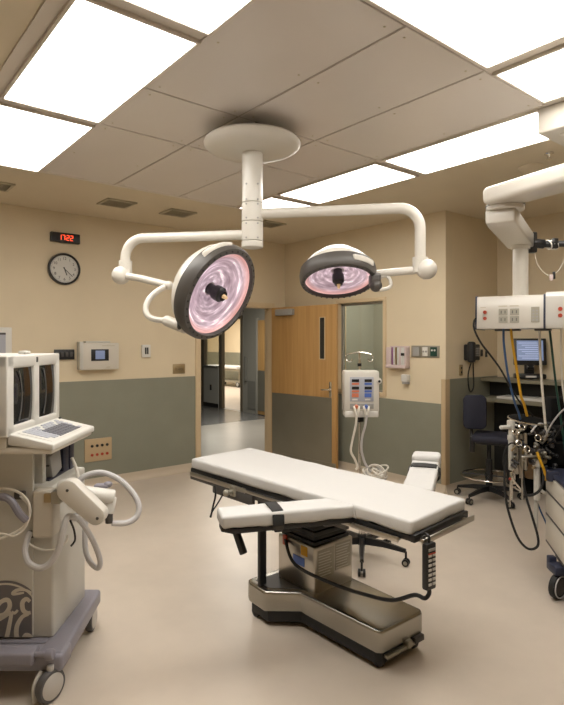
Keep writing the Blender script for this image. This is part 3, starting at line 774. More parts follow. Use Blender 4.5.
mb = MB(); mb.prism([(1.968, 2.60), (2.018, 2.60), (2.018, 2.625), (1.968, 2.625)], .20, .76, .004); mb.bb(1.965, 2.2, 2.59, 2.635, .72, .76, .006)
part('support_post', mb, 'black', t)

# arm boards
def arm_board(parent, inner, outer, w, zi, zo, seed, strap_at, label, strap_dir=None):
    """padded board from the table edge outwards"""
    pi_, po = Vector((*inner, zi)), Vector((*outer, zo)); y = (po-pi_).normalized(); x = y.cross(Vector((0, 0, 1))).normalized(); z = x.cross(y)
    X = Matrix((x, y, z)).transposed().to_4x4(); X.translation = pi_; L = (po-pi_).length
    oct_ = [(-w/2+.005, -.02), (w/2-.005, -.02), (w/2-.005, L-.05), (w/2-.05, L-.004), (-w/2+.05, L-.004), (-w/2+.005, L-.05)]
    mb = MB(); mb.prism(oct_, -.085, -.063, .004, X=X); r = part('arm_board', mb, 'black', parent, label)
    part('arm_pad', pad(-w/2, w/2, 0, L, -.062, 0, X, seed, .004, .015), 'sheet', r, sharp=80)
    s0 = strap_at; hw = w/2+.006; mb = MB()
    mb.ribbon([X @ Vector(p) for p in ((-hw+.02, s0, -.087), (-hw-.004, s0, -.06), (-hw, s0, -.02), (-hw+.02, s0, .004), (0, s0, .007), (hw-.02, s0, .004), (hw+.003, s0, -.02), (hw+.006, s0, -.06), (hw-.02, s0, -.087))], y, .055, .004)
    part('strap', mb, 'rubber', r)
    return r, X, L
r, X, L = arm_board(t, (2.005, 1.918), (1.415, 2.183), .165, .851, .848, 3, .385, 'near padded arm board with black strap')
mb = MB(); mb.bb(.06, .085, .30, .365, -.145, -.06, .004, X=X); mb.bb(-.05, .075, .31, .355, -.11, -.085, .004, X=X); part('strap_end', mb, 'rubber', r)
mb = MB(); p = X @ Vector((.03, L-.075, -.08)); q = p+RG @ Vector((.045, -.03, -.115)); mb.box((p+q)/2, (.03, .03, (q-p).length+.02), (q-p).to_track_quat('Z', 'Y').to_matrix(), .006); part('release_lever', mb, 'black', r)
mb = MB(); mb.bb(-.03, .03, -.05, .14, -.11, -.08, .005, X=X); part('mounting_bracket', mb, 'dgrey', r)
r2, X2, L2_ = arm_board(t, (2.49, 1.875), (2.925, 2.122), .165, .835, .925, 5, .33, 'far padded arm board behind the table')
mb = MB(); mb.bb(-.03, .03, -.12, .05, -.12, -.085, .005, X=X2); part('mounting_bracket', mb, 'dgrey', r2)
mb = MB(); part('pillow', pad(-.085, .085, L2_-.10, L2_+.005, -.055, .028, X2, 8, .003, .022), 'sheet', r2, sharp=80)

# wired hand control hanging on the foot rail
t = thing('hand_control', (2.05, 1.47, .54), 'black wired hand control hanging from the foot rail of the table', 'remote control')
RH = Matrix.Rotation(math.radians(-4), 3, 'Z')
ch = Vector((2.055, 1.482, .652))
mb = MB(); mb.box(ch, (.062, .032, .205), RH, .008); part('case', mb, 'black', t)
mb = MB()
for k in range(7):
    for s_ in (-1, 1): mb.box(ch+RH @ Vector((s_*.013, -.017, .05-k*.021)), (.02, .004, .012), RH, .002)
part('buttons', mb, 'paper', t)
mb = MB(); mb.box(ch+RH @ Vector((0, -.017, .075)), (.045, .004, .012), RH); part('label_strip', mb, 'grey', t)
mb = MB(); mb.box(ch+RH @ Vector((0, -.017, .058)), (.045, .004, .006), RH); part('red_mark', mb, 'red', t, 'red mark')
mb = MB(); mb.tube([ch+Vector((0, .0, .095)), ch+Vector((0, .0, .125)), ch+Vector((0, .02, .135)), ch+Vector((0, .04, .12))], .006, 8); part('hook', mb, 'black', t)
mb = MB()
mb.tube([Vector((2.135, 2.57, .455)), G(.075, 3.16, .372), G(.275, 2.95, .352), G(.42, 2.75, .385), G(.52, 2.62, .42), G(.60, 2.52, .49), ch+Vector((-.005, .02, -.15)), ch+Vector((0, 0, -.125)), ch+Vector((0, 0, -.10))], .0095, 10)
part('cord', mb, 'rubber', t)

# ------------------------------------------------------------------ stool behind the table
sc = Vector((3.14, 2.87, 0))
t = thing('swivel_stool', sc, 'black five-star swivel stool on casters half hidden behind the operating table', 'stool')
def star_base(t, c, r, z, a0, ring=False, wheel=.027):
    mb = MB(); mb.rcyl(c+Vector((0, 0, z-.03)), c+Vector((0, 0, z+.05)), .035, .006)
    for k in range(5):
        a = a0+2*PI*k/5; d = Vector((math.cos(a), math.sin(a), 0)); e = c+d*r
        q = [c+d*.02+Vector((0, 0, z+.005)), c+d*r*.5+Vector((0, 0, z)), e+Vector((0, 0, z-.025))]
        n = d.cross(Vector((0, 0, 1))); vs = []
        for i, (p, w, h) in enumerate(zip(q, (.024, .02, .014), (.026, .02, .012))):
            vs += [p-n*w-Vector((0, 0, h)), p+n*w-Vector((0, 0, h)), p+n*w*.7+Vector((0, 0, h)), p-n*w*.7+Vector((0, 0, h))]
        fs = [(3, 2, 1, 0), (8, 9, 10, 11)]
        for i in (0, 4):
            for m_ in range(4): fs.append((i+m_, i+(m_+1) % 4, i+4+(m_+1) % 4, i+4+m_))
        mb.add(vs, fs)
        mb.cyl(e+Vector((0, 0, z-.03)), e+Vector((0, 0, wheel*1.4)), .008, n=8)
    b = part('star_base', mb, 'black', t)
    for k in range(5):
        a = a0+2*PI*k/5; d = Vector((math.cos(a), math.sin(a), 0)); n = d.cross(Vector((0, 0, 1))); e = c+d*(r+.0)
        mb = MB()
        for s_ in (-1, 1): mb.rcyl(e+n*s_*.008+Vector((0, 0, wheel)), e+n*s_*.026+Vector((0, 0, wheel)), wheel, .004, 18)
        q = part('caster', mb, 'black', t)
        mb = MB(); mb.rcyl(e-n*.028+Vector((0, 0, wheel)), e+n*.028+Vector((0, 0, wheel)), wheel*.55, .002, 14); part('caster_hub', mb, 'plate', q)
    return b
star_base(t, sc, .335, .135, math.atan2(-.306, .138))
mb = MB(); mb.rcyl(sc+Vector((0, 0, .15)), sc+Vector((0, 0, .43)), .025, .004); part('gas_lift', mb, 'chrome', t)
mb = MB(); mb.lathe([(.12, .425), (.165, .43), (.175, .45), (.172, .475), (.15, .488), (0, .492)], sc, n=40); part('seat', mb, 'black', t)

# ------------------------------------------------------------------ infusion / tourniquet controller on its pole
iv = Vector((4.009, 3.695, 0)); 
t = thing('pump_stand', iv, 'pole stand carrying a white two-channel pressure controller with coloured displays and hanging hoses', 'medical stand')
def I3(x, y, z): return iv + RG @ Vector((x, y, 0)) + Vector((0, 0, z))     # x to the right, -y towards the room
mb = MB(); mb.cyl(I3(0, 0, .08), I3(0, 0, 1.53), .0125, n=14); pole = part('pole', mb, 'chrome', t)
mb = MB(); mb.cyl(I3(0, 0, 1.40), I3(0, 0, 1.43), .02, n=14); mb.bb(-.03, .03, -.03, .03, 0, .06, .005, X=Matrix.Translation(I3(0, 0, .86))); part('pole_clamp', mb, 'black', t)
mb = MB()
mb.tube([I3(-.115, 0, 1.515), I3(-.06, 0, 1.53), I3(0, 0, 1.535), I3(.06, 0, 1.53), I3(.115, 0, 1.515)], .006, 8)
for s_ in (-1, 1): mb.tube([I3(.115*s_, 0, 1.515), I3(.13*s_, -.01, 1.49), I3(.12*s_, -.03, 1.455), I3(.09*s_, -.04, 1.45), I3(.075*s_, -.04, 1.475)], .0065, 8)
mb.sphere(I3(0, 0, 1.535), .013, 10)
part('bag_hook', mb, 'chrome', t)
def Ibox(x0, x1, y0, y1, z0, z1, bev=0): return MB().bb(x0, x1, y0, y1, z0, z1, bev, X=Matrix.Translation(iv) @ RG.to_4x4())
part('housing', Ibox(-.168, .168, -.15, .04, .965, 1.365, .022), 'white', t)
part('lower_tray', Ibox(-.16, .16, -.155, .03, .925, .985, .008), 'lcream', t)
mb = MB(); mb.sphere(I3(.168, -.10, 1.265), .028, 16, (1, 1, 1.1)); mb.rcyl(I3(.165, -.13, 1.265), I3(.165, -.155, 1.265), .026, .004); part('side_knob', mb, 'white', t)
mb = MB(); mb.cyl(I3(.165, -.155, 1.265), I3(.165, -.158, 1.265), .012, n=12); part('knob_port', mb, 'black', t)
part('display_panel', Ibox(-.112, .112, -.154, -.149, 1.075, 1.305, .002), 'key', t)
for i, xx in enumerate((-.06, .06)):
    cm = ('orange', 'lblue')[i]
    for z in (1.272, 1.202): part('readout', Ibox(xx-.034, xx+.034, -.158, -.153, z-.013, z+.013), 'black', t)
    for z in (1.242, 1.172): part('key_row', Ibox(xx-.034, xx+.034, -.157, -.153, z-.010, z+.008), cm, t)
    part('key_pad', Ibox(xx-.034, xx+.03, -.157, -.153, 1.115, 1.152), cm, t)
    part('key_light', Ibox(xx-.03, xx+.02, -.157, -.153, 1.085, 1.10), 'lcream', t)
part('outlet_recess', Ibox(-.112, .112, -.154, -.149, 1.005, 1.055, .002), 'grey', t)
for i, (xx, cm) in enumerate(((-.052, 'orange'), (.04, 'lblue'))):
    mb = MB(); mb.cyl(I3(xx, -.152, 1.03), I3(xx, -.18, 1.025), .017, n=14); part('hose_port', mb, cm, t)
    for s_ in (-1, 1):
        mb = MB(); mb.tube([I3(xx+.022*s_, -.165, 1.03), I3(xx+.018*s_, -.185, 1.0), I3(xx+.005*s_, -.185, .95)], .011, 8); part('hose_fork', mb, 'hosewhite', t)
mb = MB(); mb.tube([I3(-.052, -.185, .955), I3(-.06, -.17, .85), I3(-.09, -.15, .70), I3(-.10, -.13, .60), I3(-.06, -.11, .52), I3(-.035, -.10, .45), I3(-.05, -.1, .42)], .0115, 10); part('hose', mb, 'hosewhite', t, 'cream hose')
mb = MB(); mb.tube([I3(.045, -.185, .955), I3(.03, -.17, .85), I3(.005, -.15, .74), I3(-.0, -.13, .62), I3(.03, -.11, .50), I3(.07, -.10, .43), I3(.10, -.1, .40)], .0115, 10); part('hose', mb, 'hosegrey', t, 'grey hose')
mb = MB()
for k in range(8):
    cc = I3(.135+.045*math.sin(k*2.1), -.10+.012*k-.03, .395+.02*math.cos(k*1.7)); R_ = .08+.022*math.sin(k*3.3)
    nx = RG @ Vector((math.sin(k)*.5, -.35-.25*math.cos(k*2.3), .9)); mb.ring(cc, nx, R_, .0085, 6, 26)
part('hose_coil', mb, 'hosewhite', t)
mb = MB()
for k in range(3):
    mb.ring(I3(.12+.02*k, -.08, .385), RG @ Vector((.3*k-.3, -.6, .8)), .07+.01*k, .008, 6, 26)
part('hose_coil', mb, 'hosegrey', t, 'grey coiled hose')
mb = MB(); mb.tube([I3(0, 0, .30), I3(.06, -.08, .33), I3(.15, -.12, .33)], .008, 8); mb.tube([I3(.15, -.12, .33), I3(.22, -.13, .35), I3(.24, -.13, .42)], .008, 8); part('coil_hanger', mb, 'chrome', t)
mb = MB()
for k in range(5):
    a = .6+2*PI*k/5; d = Vector((math.cos(a), math.sin(a), 0)); mb.tube([iv+Vector((0, 0, .11)), iv+d*.15+Vector((0, 0, .095)), iv+d*.29+Vector((0, 0, .07))], .014, 8)
mb.rcyl(iv+Vector((0, 0, .07)), iv+Vector((0, 0, .14)), .03, .005); part('star_base', mb, 'plate', t)
for k in range(5):
    a = .6+2*PI*k/5; d = Vector((math.cos(a), math.sin(a), 0)); n = d.cross(Vector((0, 0, 1))); mb = MB(); e = iv+d*.29+Vector((0, 0, .03)); mb.rcyl(e-n*.014, e+n*.014, .03, .004); mb.cyl(e, e+Vector((0, 0, .045)), .006, n=8); part('caster', mb, 'black', t)

# ------------------------------------------------------------------ imaging workstation cart (left)
GX = RG.to_4x4()
def gb(mb, x0, x1, d0, d1, z0, z1, bev=0, seg=2): return mb.bb(x0, x1, d0, d1, z0, z1, bev, X=GX, seg=seg)
t = thing('imaging_cart', G(-1.4, 2.9, 0), 'cream imaging workstation cart with twin monitors, keyboard tray and coiled hoses at the left edge', 'medical cart')
mb = MB()
q = [G(*p, 0) for p in ((-1.13, 2.56), (-1.008, 2.56), (-1.05, 3.23), (-1.16, 3.23))]; mb.prism([(p.x, p.y) for p in q], .125, .205, .018, seg=3)
gb(mb, -1.78, -1.008, 2.545, 2.67, .125, .200, .014, 3)
gb(mb, -1.78, -1.09, 2.64, 3.18, .14, .20, .01)
cb = part('cart_base', mb, 'purple', t)
mb = MB(); gb(mb, -1.78, -1.13, 2.515, 2.60, .165, .225, .012, 3); part('brake_bar', mb, 'purple', t)
mb = MB(); mb.cyl(G(-1.16, 2.545, .205), G(-1.05, 2.535, .212), .012, n=12); mb.rcyl(G(-1.075, 2.535, .21), G(-1.04, 2.535, .214), .024, .006); part('brake_knob', mb, 'purple', t)
def big_caster(X_, D_, ang):
    c = G(X_, D_, .072); d = RG @ Vector((math.cos(ang), math.sin(ang), 0)); n = d
    mb = MB(); mb.lathe([(.052, -.02), (.068, -.018), (.073, -.008), (.073, .008), (.068, .018), (.052, .02)], c, n, 36); q = part('caster', mb, 'tyre', t)
    mb = MB(); mb.lathe([(.0, -.026), (.045, -.025), (.058, -.019), (.058, .019), (.045, .025), (0, .026)], c, n, 36); part('caster_wheel', mb, 'wheel', q)
    s_ = Vector((0, 0, 1)).cross(n); mb = MB(); mb.tube([c-n*.034-s_*.02+Vector((0, 0, .065)), c-n*.034-s_*.058+Vector((0, 0, .02)), c-n*.034-s_*.058+Vector((0, 0, -.055))], .010, 8); mb.tube([c-n*.034+s_*.02+Vector((0, 0, .068)), c-n*.032+Vector((0, 0, .03)), c-n*.03], .010, 8); mb.cyl(c+Vector((0, 0, .06)), c+Vector((0, 0, .09)), .016, n=10); part('caster_fork', mb, 'wheel', q)
big_caster(-1.056, 2.535, math.radians(-28)); big_caster(-1.085, 3.16, math.radians(6)); big_caster(-1.72, 2.6, -.2); big_caster(-1.72, 3.13, -.2)
mb = MB(); gb(mb, -1.78, -1.11, 2.70, 3.14, .198, .935, .014, 3); part('cabinet', mb, 'cream2', t)
mb = MB(); gb(mb, -1.79, -1.205, 2.687, 2.71, .21, 1.12, .004); fp = part('front_panel', mb, 'cream2', t)
mb = MB(); gb(mb, -1.79, -1.185, 2.755, 2.80, .92, 1.17, .008); gb(mb, -1.79, -1.32, 2.79, 3.12, .92, 1.17, .004); part('cabinet_neck', mb, 'cream2', t)
# oval of the emblem and its script on the front panel
E0 = frame_of(G(-1.335, 2.687, .298), RG @ Vector((1, 0, 0)), (0, 0, 1))
def clipped_disc(R0, R1, xmax, th, n=96):
    mbq = MB(); ang = [2*PI*i/n for i in range(n+1)]
    def P(r, a, z): return Vector((min(xmax, r*math.cos(a)), max(-.086, r*math.sin(a)), z))
    for i in range(n):
        a, b = ang[i], ang[i+1]
        q = [P(R0, a, 0), P(R1, a, 0), P(R1, b, 0), P(R0, b, 0)]; q2 = [p+Vector((0, 0, th)) for p in q]
        if (q[1]-q[2]).length < 1e-7 and (q[0]-q[3]).length < 1e-7: continue
        mbq.add(q+q2, [(4, 5, 6, 7), (0, 1, 5, 4), (1, 2, 6, 5), (2, 3, 7, 6), (3, 0, 4, 7)], E0)
    return mbq
part('emblem_disc', clipped_disc(0.0, .170, .128, .0015), 'dgrey', t, 'dark round emblem') if False else None
M['emblem'] = mat('emblem_violet', (.15, .14, .15), .5)
part('emblem_disc', clipped_disc(0.0, .186, .128, .0015), 'emblem', t, 'dark round emblem')
part('emblem_ring', clipped_disc(.166, .175, .128, .0025), 'cream', t, 'pale ring of the emblem')
def stroke(pts, w0, w1=None):
    P = [Vector((x, y, 0)) for x, y in pts]; Q = []
    for i in range(len(P)-1):
        a, b, c, d = P[max(0, i-1)], P[i], P[i+1], P[min(len(P)-1, i+2)]
        for k in range(8):
            u = k/8; Q.append(.5*((2*b)+(c-a)*u+(2*a-5*b+4*c-d)*u*u+(3*b-a-3*c+d)*u**3))
    Q.append(P[-1]); mbq = MB(); N = len(Q); vs = []; fs = []
    for i, p in enumerate(Q):
        d = (Q[min(N-1, i+1)]-Q[max(0, i-1)]).normalized(); n = Vector((-d.y, d.x, 0)); u = i/(N-1)
        w = (w0 + ((w1 or w0)-w0)*math.sin(PI*u))/2
        vs += [p-n*w+Vector((0, 0, .003)), p+n*w+Vector((0, 0, .003)), p-n*w, p+n*w]
    for i in range(N-1):
        a = 4*i; b = a+4; fs += [(a, b, b+1, a+1), (a, a+2, b+2, b), (a+1, b+1, b+3, a+3)]
    for k in range(len(vs)): vs[k] = Vector((min(.128, vs[k].x), max(-.086, vs[k].y), vs[k].z))
    return mbq.add(vs, fs, E0)
mb = MB()
for pts, w0, w1 in (
    ([(-.075, .0), (-.05, .045), (-.02, .085), (.012, .092), (.02, .06), (-.005, .025), (-.045, .02), (-.06, .05)], .010, .016),   # bowl of the G
    ([(-.095, -.03), (-.05, -.012), (-.01, .01), (.03, .035)], .010, .013),
    ([(.03, .035), (.02, -.02), (.005, -.09), (-.015, -.145), (-.045, -.158), (-.07, -.13)], .012, .016),                          # tail of the G
    ([(.03, .035), (.045, .03), (.06, .045)], .008, .010),
    ([(.118, .085), (.10, .098), (.082, .08), (.085, .045), (.105, .03), (.122, .033)], .012, .016),                                # upper loop of the E
    ([(.11, .025), (.08, .01), (.055, -.035), (.055, -.09), (.075, -.13), (.105, -.14), (.125, -.12), (.125, -.09), (.10, -.075), (.085, -.09)], .012, .018),   # lower loop of the E
    ([(.128, .128), (.09, .142), (.055, .140), (.035, .125), (.05, .122), (.09, .128)], .006, .012),                               # swirl above
    ([(-.128, .128), (-.10, .145), (-.06, .150), (-.03, .14)], .006, .012),
    ): 
    q = stroke(pts, w0*1.3, w1*1.35); mb.add(q.v, q.f)
part('emblem_script', mb, 'cream', t, 'pale script letters GE')
# printer bay on the right side
mb = MB(); gb(mb, -1.325, -1.31, 2.80, 3.12, .935, 1.165, .002); gb(mb, -1.32, -1.165, 3.06, 3.12, .93, 1.17, .004); gb(mb, -1.32, -1.17, 2.80, 3.1, .93, .945, .002); part('equipment_bay', mb, 'darkblue', t)
mb = MB(); mb.box(G(-1.225, 2.89, 1.01), (.11, .13, .13), RG @ Matrix.Rotation(.25, 3, 'X'), .012); part('printer', mb, 'grey', t)
mb = MB(); mb.box(G(-1.225, 2.822, 1.01), (.09, .012, .006), RG @ Matrix.Rotation(.25, 3, 'X')); mb.box(G(-1.225, 2.88, 1.085), (.09, .12, .02), RG @ Matrix.Rotation(.25, 3, 'X'), .006); part('printer_slot', mb, 'dgrey', t)
mb = MB(); gb(mb, -1.29, -1.17, 2.98, 3.06, .94, 1.10, .008); part('printer_drawer', mb, 'darkblue', t)
# bracket and folded arm
mb = MB(); gb(mb, -1.195, -1.095, 2.655, 2.75, .70, .925, .012, 3); part('arm_bracket', mb, 'cream', t)
mb = MB(); gb(mb, -1.135, -1.10, 2.645, 2.665, .87, .915, .005); part('arm_lock', mb, 'brass', t)
mb = MB(); gb(mb, -1.10, -1.055, 2.64, 2.70, .865, .925, .006); part('arm_hinge', mb, 'plate', t)
def capsule(p, q, w, th, X):
    """flat link with round ends in the plane of X"""
    p = Vector(p); q = Vector(q); d = (q-p).normalized(); n = Vector((-d.y, d.x)); pts = []
    a0 = math.atan2(-n.y, -n.x)
    for k in range(13): a = a0-PI*k/12; pts.append((p.x+math.cos(a)*w/2, p.y+math.sin(a)*w/2))
    a0 = math.atan2(n.y, n.x)
    for k in range(13): a = a0-PI*k/12; pts.append((q.x+math.cos(a)*w/2*.86, q.y+math.sin(a)*w/2*.86))
    return MB().prism(pts, 0, th, .008, X=X)
EA = frame_of(G(0, 2.66, 0), RG @ Vector((1, 0, 0)), (0, 0, 1))
part('articulated_arm', capsule((-1.0, .94), (-.872, .825), .104, .07, EA), 'white', t)
for x, z in ((-1.0, .945), (-.86, .815)): part('arm_screw', MB().cyl(EA @ Vector((x, z, .069)), EA @ Vector((x, z, .073)), .007, n=12), 'dgrey', t)
mb = MB(); mb.rcyl(G(-1.08, 2.70, .92), G(-1.0, 2.70, .93), .045, .01); mb.rcyl(G(-1.0, 2.72, .90), G(-.83, 2.76, .865), .037, .012); mb.rcyl(G(-.845, 2.76, .87), G(-.855, 2.74, .79), .026, .008); part('arm_joint', mb, 'lcream', t)
mb = MB(); mb.box(G(-.90, 2.78, .918), (.07, .05, .018), RG, .006); mb.sphere(G(-.87, 2.78, .925), .022, 14, (1, 1, .7)); part('arm_catch', mb, 'purple', t)
mb = MB(); mb.rcyl(G(-.852, 2.74, .80), G(-.85, 2.735, .745), .018, .003); part('hose_fitting', mb, 'dgrey', t)
# upper body with the twin monitors on its right face
mb = MB()
x1 = -1.235
# housing with two openings cut through its right face
gb(mb, -1.78, -1.275, 2.50, 3.09, 1.205, 1.575, .014, 3)
for d0, d1, z0, z1 in ((2.50, 2.565, 1.205, 1.575), (2.775, 2.835, 1.205, 1.575), (3.045, 3.09, 1.205, 1.575)):
    gb(mb, -1.30, x1, d0, d1, z0, z1, .008, 3)
gb(mb, -1.30, x1, 2.50, 3.09, 1.515, 1.575, .010, 3); gb(mb, -1.30, x1, 2.50, 3.09, 1.205, 1.25, .010, 3)
part('monitor_housing', mb, 'lcream', t)
for d0, d1 in ((2.565, 2.775), (2.835, 3.045)):
    dm = (d0+d1)/2
    bm = bmesh.new(); vs = []; n = 14; mb = MB()
    for i in range(n+1):
        for jx in range(n+1):
            u, v = i/n*2-1, jx/n*2-1; vs.append(G(-1.253+.014*(1-.5*(u*u+v*v)), dm+u*.108, 1.3825+v*.135))
    fs = [(i*(n+1)+j, (i+1)*(n+1)+j, (i+1)*(n+1)+j+1, i*(n+1)+j+1) for i in range(n) for j in range(n)]
    bm.free(); mb.add(vs, fs); sc_ = part('monitor_screen', mb, 'glass', t)
    mb = MB(); mb.tube([G(-1.2395, dm-.02-.03*abs(v)**2, 1.3825+v*.118) for v in (-1, -.75, -.5, -.25, 0, .25, .5, .75, 1)], .0035, 6); part('reflection_arc', mb, 'tube', sc_)  # thin arc modelled in place of a reflection on the glass
mb = MB(); gb(mb, x1-.001, x1+.003, 2.795, 2.812, 1.535, 1.562, .002); part('maker_badge', mb, 'dgrey', t)
# keyboard tray
def tray(z_top_in, z_top_out, th_in, th_out, x_in, x_out, d0, d1):
    vs = [(x_in, d0, z_top_in-th_in), (x_out, d0+.0, z_top_out-th_out), (x_out, d1, z_top_out-th_out), (x_in, d1, z_top_in-th_in), (x_in, d0, z_top_in), (x_out, d0, z_top_out), (x_out, d1, z_top_out), (x_in, d1, z_top_in)]
    bm = bmesh.new(); V_ = [bm.verts.new(G(*v)) for v in vs]
    for f in ((3, 2, 1, 0), (4, 5, 6, 7), (0, 1, 5, 4), (1, 2, 6, 5), (2, 3, 7, 6), (3, 0, 4, 7)): bm.faces.new([V_[i] for i in f])
    bmesh.ops.bevel(bm, geom=bm.edges[:], offset=.008, segments=3, profile=.5, affect='EDGES'); return MB().addbm(bm)
part('keyboard_tray', tray(1.222, 1.172, .055, .03, -1.245, -1.035, 2.52, 3.07), 'lcream', t)
mb = MB(); gb(mb, -1.72, -1.045, 2.525, 3.06, 1.125, 1.16, .010); gb(mb, -1.72, -1.25, 2.52, 3.06, 1.15, 1.21, .008); part('tray_support', mb, 'cream', t)
def kp(u, v, h=0.0):   # u along the tray (towards the back), v outwards
    x = -1.235+v*.195; return G(x, 2.53+u*.53, 1.2225-(x+1.245)/.21*.05+h)
def kquad(mb, u0, u1, v0, v1, h):
    q = [kp(u0, v0), kp(u1, v0), kp(u1, v1), kp(u0, v1)]; q2 = [p+Vector((0, 0, h)) for p in q]
    mb.add(q+q2, [(4, 5, 6, 7), (0, 1, 5, 4), (1, 2, 6, 5), (2, 3, 7, 6), (3, 0, 4, 7)])
mb = MB(); kquad(mb, .06, .95, .07, .90, .0015); part('key_panel', mb, 'lcream', t)
mb = MB(); mb2 = MB(); mb3 = MB()
for i in range(12):
    for j_ in range(6):
        u0 = .12+i*.062; v0 = .12+j_*.125
        if 3 <= i <= 10 and 2 <= j_ <= 5: kquad(mb2, u0, u0+.05, v0, v0+.10, .006)
        elif i < 3 and j_ < 5: kquad(mb3, u0, u0+.055, v0, v0+.115, .004)
        elif (i+j_) % 5: kquad(mb3, u0, u0+.05, v0, v0+.085, .005)
part('keys', mb2, 'keyd', t, 'dark letter keys', stuff=True); part('keys', mb3, 'key', t, 'pale function keys', stuff=True)
mb = MB(); mb.cyl(G(-1.24, 3.06, 1.20), G(-1.215, 3.06, 1.215), .012, n=10); part('tray_latch', mb, 'black', t)
mb = MB(); gb(mb, -1.33, -1.29, 2.8, 2.86, 1.57, 1.592, .006); part('top_button', mb, 'lcream', t)
# hoses of the cart
def PX(x, y, d): return G((x-282)*d/556.1, d, EYE-(y-341.9)*d/556.1)     # measured picture point taken back to depth d
def hose(pts, r, m, parent, name='hose', lab=None): return part(name, MB().tube([PX(*p) for p in pts], r, 10), m, parent, lab)
hose([(79, 490, 2.84), (80, 480, 2.85), (90, 474, 2.86), (104, 473, 2.86), (120, 480, 2.85), (133, 493, 2.84), (139, 506, 2.82), (136, 517, 2.80), (126, 523, 2.77), (112, 523, 2.74)], .0145, 'hosegrey', t, lab='thick grey hose looping out to the right')
hose([(76, 518, 2.70), (68, 517, 2.62), (63, 530, 2.60), (59, 548, 2.60), (51, 562, 2.60), (40, 568, 2.60), (29, 563, 2.61), (25, 552, 2.63), (27, 540, 2.66), (31, 532, 2.68)], .0150, 'hosegrey', t, lab='thick grey hose looping in front of the cabinet')
hose([(75, 515, 2.70), (85, 527, 2.74), (94, 543, 2.76), (100, 560, 2.78), (98, 568, 2.79), (91, 563, 2.80), (86, 552, 2.82), (85, 538, 2.84), (86, 520, 2.88), (88, 505, 2.90)], .0135, 'hosegrey', t, lab='thick grey hose hanging beside the cabinet')
hose([(-8, 498, 2.60), (4, 497, 2.60), (12, 502, 2.60), (19, 513, 2.60), (26, 520, 2.62)], .018, 'purple', t, lab='thick violet grey hose at the left edge')
hose([(-8, 490, 2.61), (6, 489, 2.62), (18, 492, 2.63), (27, 500, 2.63), (30, 512, 2.63), (26, 524, 2.62), (16, 532, 2.61), (2, 538, 2.6), (-8, 541, 2.6)], .0065, 'hosewhite', t, 'cable')
hose([(-8, 533, 2.6), (4, 534, 2.6), (14, 536, 2.6), (24, 529, 2.62), (29, 517, 2.63), (28, 505, 2.64), (20, 496, 2.66)], .005, 'hosewhite', t, 'cable')
hose([(27, 540, 2.66), (32, 546, 2.66), (44, 550, 2.64), (56, 549, 2.63), (66, 542, 2.66), (68, 536, 2.7)], .005, 'hosewhite', t, 'cable')
hose([(72, 458, 2.98), (77, 470, 2.94), (80, 484, 2.9), (80, 492, 2.86)], .008, 'hosewhite', t, 'cable')
hose([(70, 520, 2.69), (74, 530, 2.69), (75, 540, 2.70), (71, 546, 2.70)], .005, 'black', t, 'cable')
part('cable_clip', MB().box(PX(31, 534, 2.685), (.03, .03, .035), RG, .006), 'dgrey', t); part('cable_clip', MB().box(PX(20, 495, 2.672), (.05, .03, .04), RG, .008), 'dgrey', t)

# ------------------------------------------------------------------ ceiling boom (right)
mb = MB(); mb.bb(3.308, 4.0, .95, 1.611, 2.885, CEIL-.012, .012, seg=3); 
t = thing('ceiling_mount_cover', (3.65, 1.28, 2.88), 'white boxed ceiling cover at the right edge above the boom arm', 'ceiling cover')
part('cover', mb, 'white', t)
mb = MB(); mb.bb(3.40, 3.9, 1.05, 1.52, 2.868, 2.887, .006); part('bottom_plate', mb, 'white', t)
t = thing('equipment_boom', G(1.63, 3.8, 1.73), 'white ceiling boom arm carrying a console with gas and power outlets', 'equipment boom')
p0 = Vector((1.12, 3.20)); p1 = Vector((1.95, 1.86)); d = (p1-p0).normalized(); n = Vector((-d.y, d.x))
def beam(p0, p1, w, z0, z1, bev):
    d = (p1-p0).normalized(); n = Vector((-d.y, d.x)); q = [p0+n*w/2, p0-n*w/2, p1-n*w/2, p1+n*w/2]
    return MB().prism([(G(a.x, a.y, 0).x, G(a.x, a.y, 0).y) for a in q], z0, z1, bev, seg=4)
part('upper_arm', beam(Vector((1.235, 3.25)), p1, .20, 2.425, 2.525, .03), 'white', t)
mb = MB(); mb.rcyl(G(p1.x, p1.y, 2.45), G(p1.x, p1.y, CEIL-.0), .10, .004, 32); part('ceiling_tube', mb, 'white', t)
k0 = Vector((1.255, 3.20)); k1 = Vector((1.635, 3.83)); 
mb = MB(); mb.rcyl(G(1.30, 3.24, 2.40), G(1.30, 3.24, 2.44), .105, .004, 36); part('arm_joint', mb, 'white', t)
mb = MB(); mb.rcyl(G(1.30, 3.24, 2.425), G(1.30, 3.24, 2.432), .108, .001, 36); part('joint_seal', mb, 'dgrey', t)
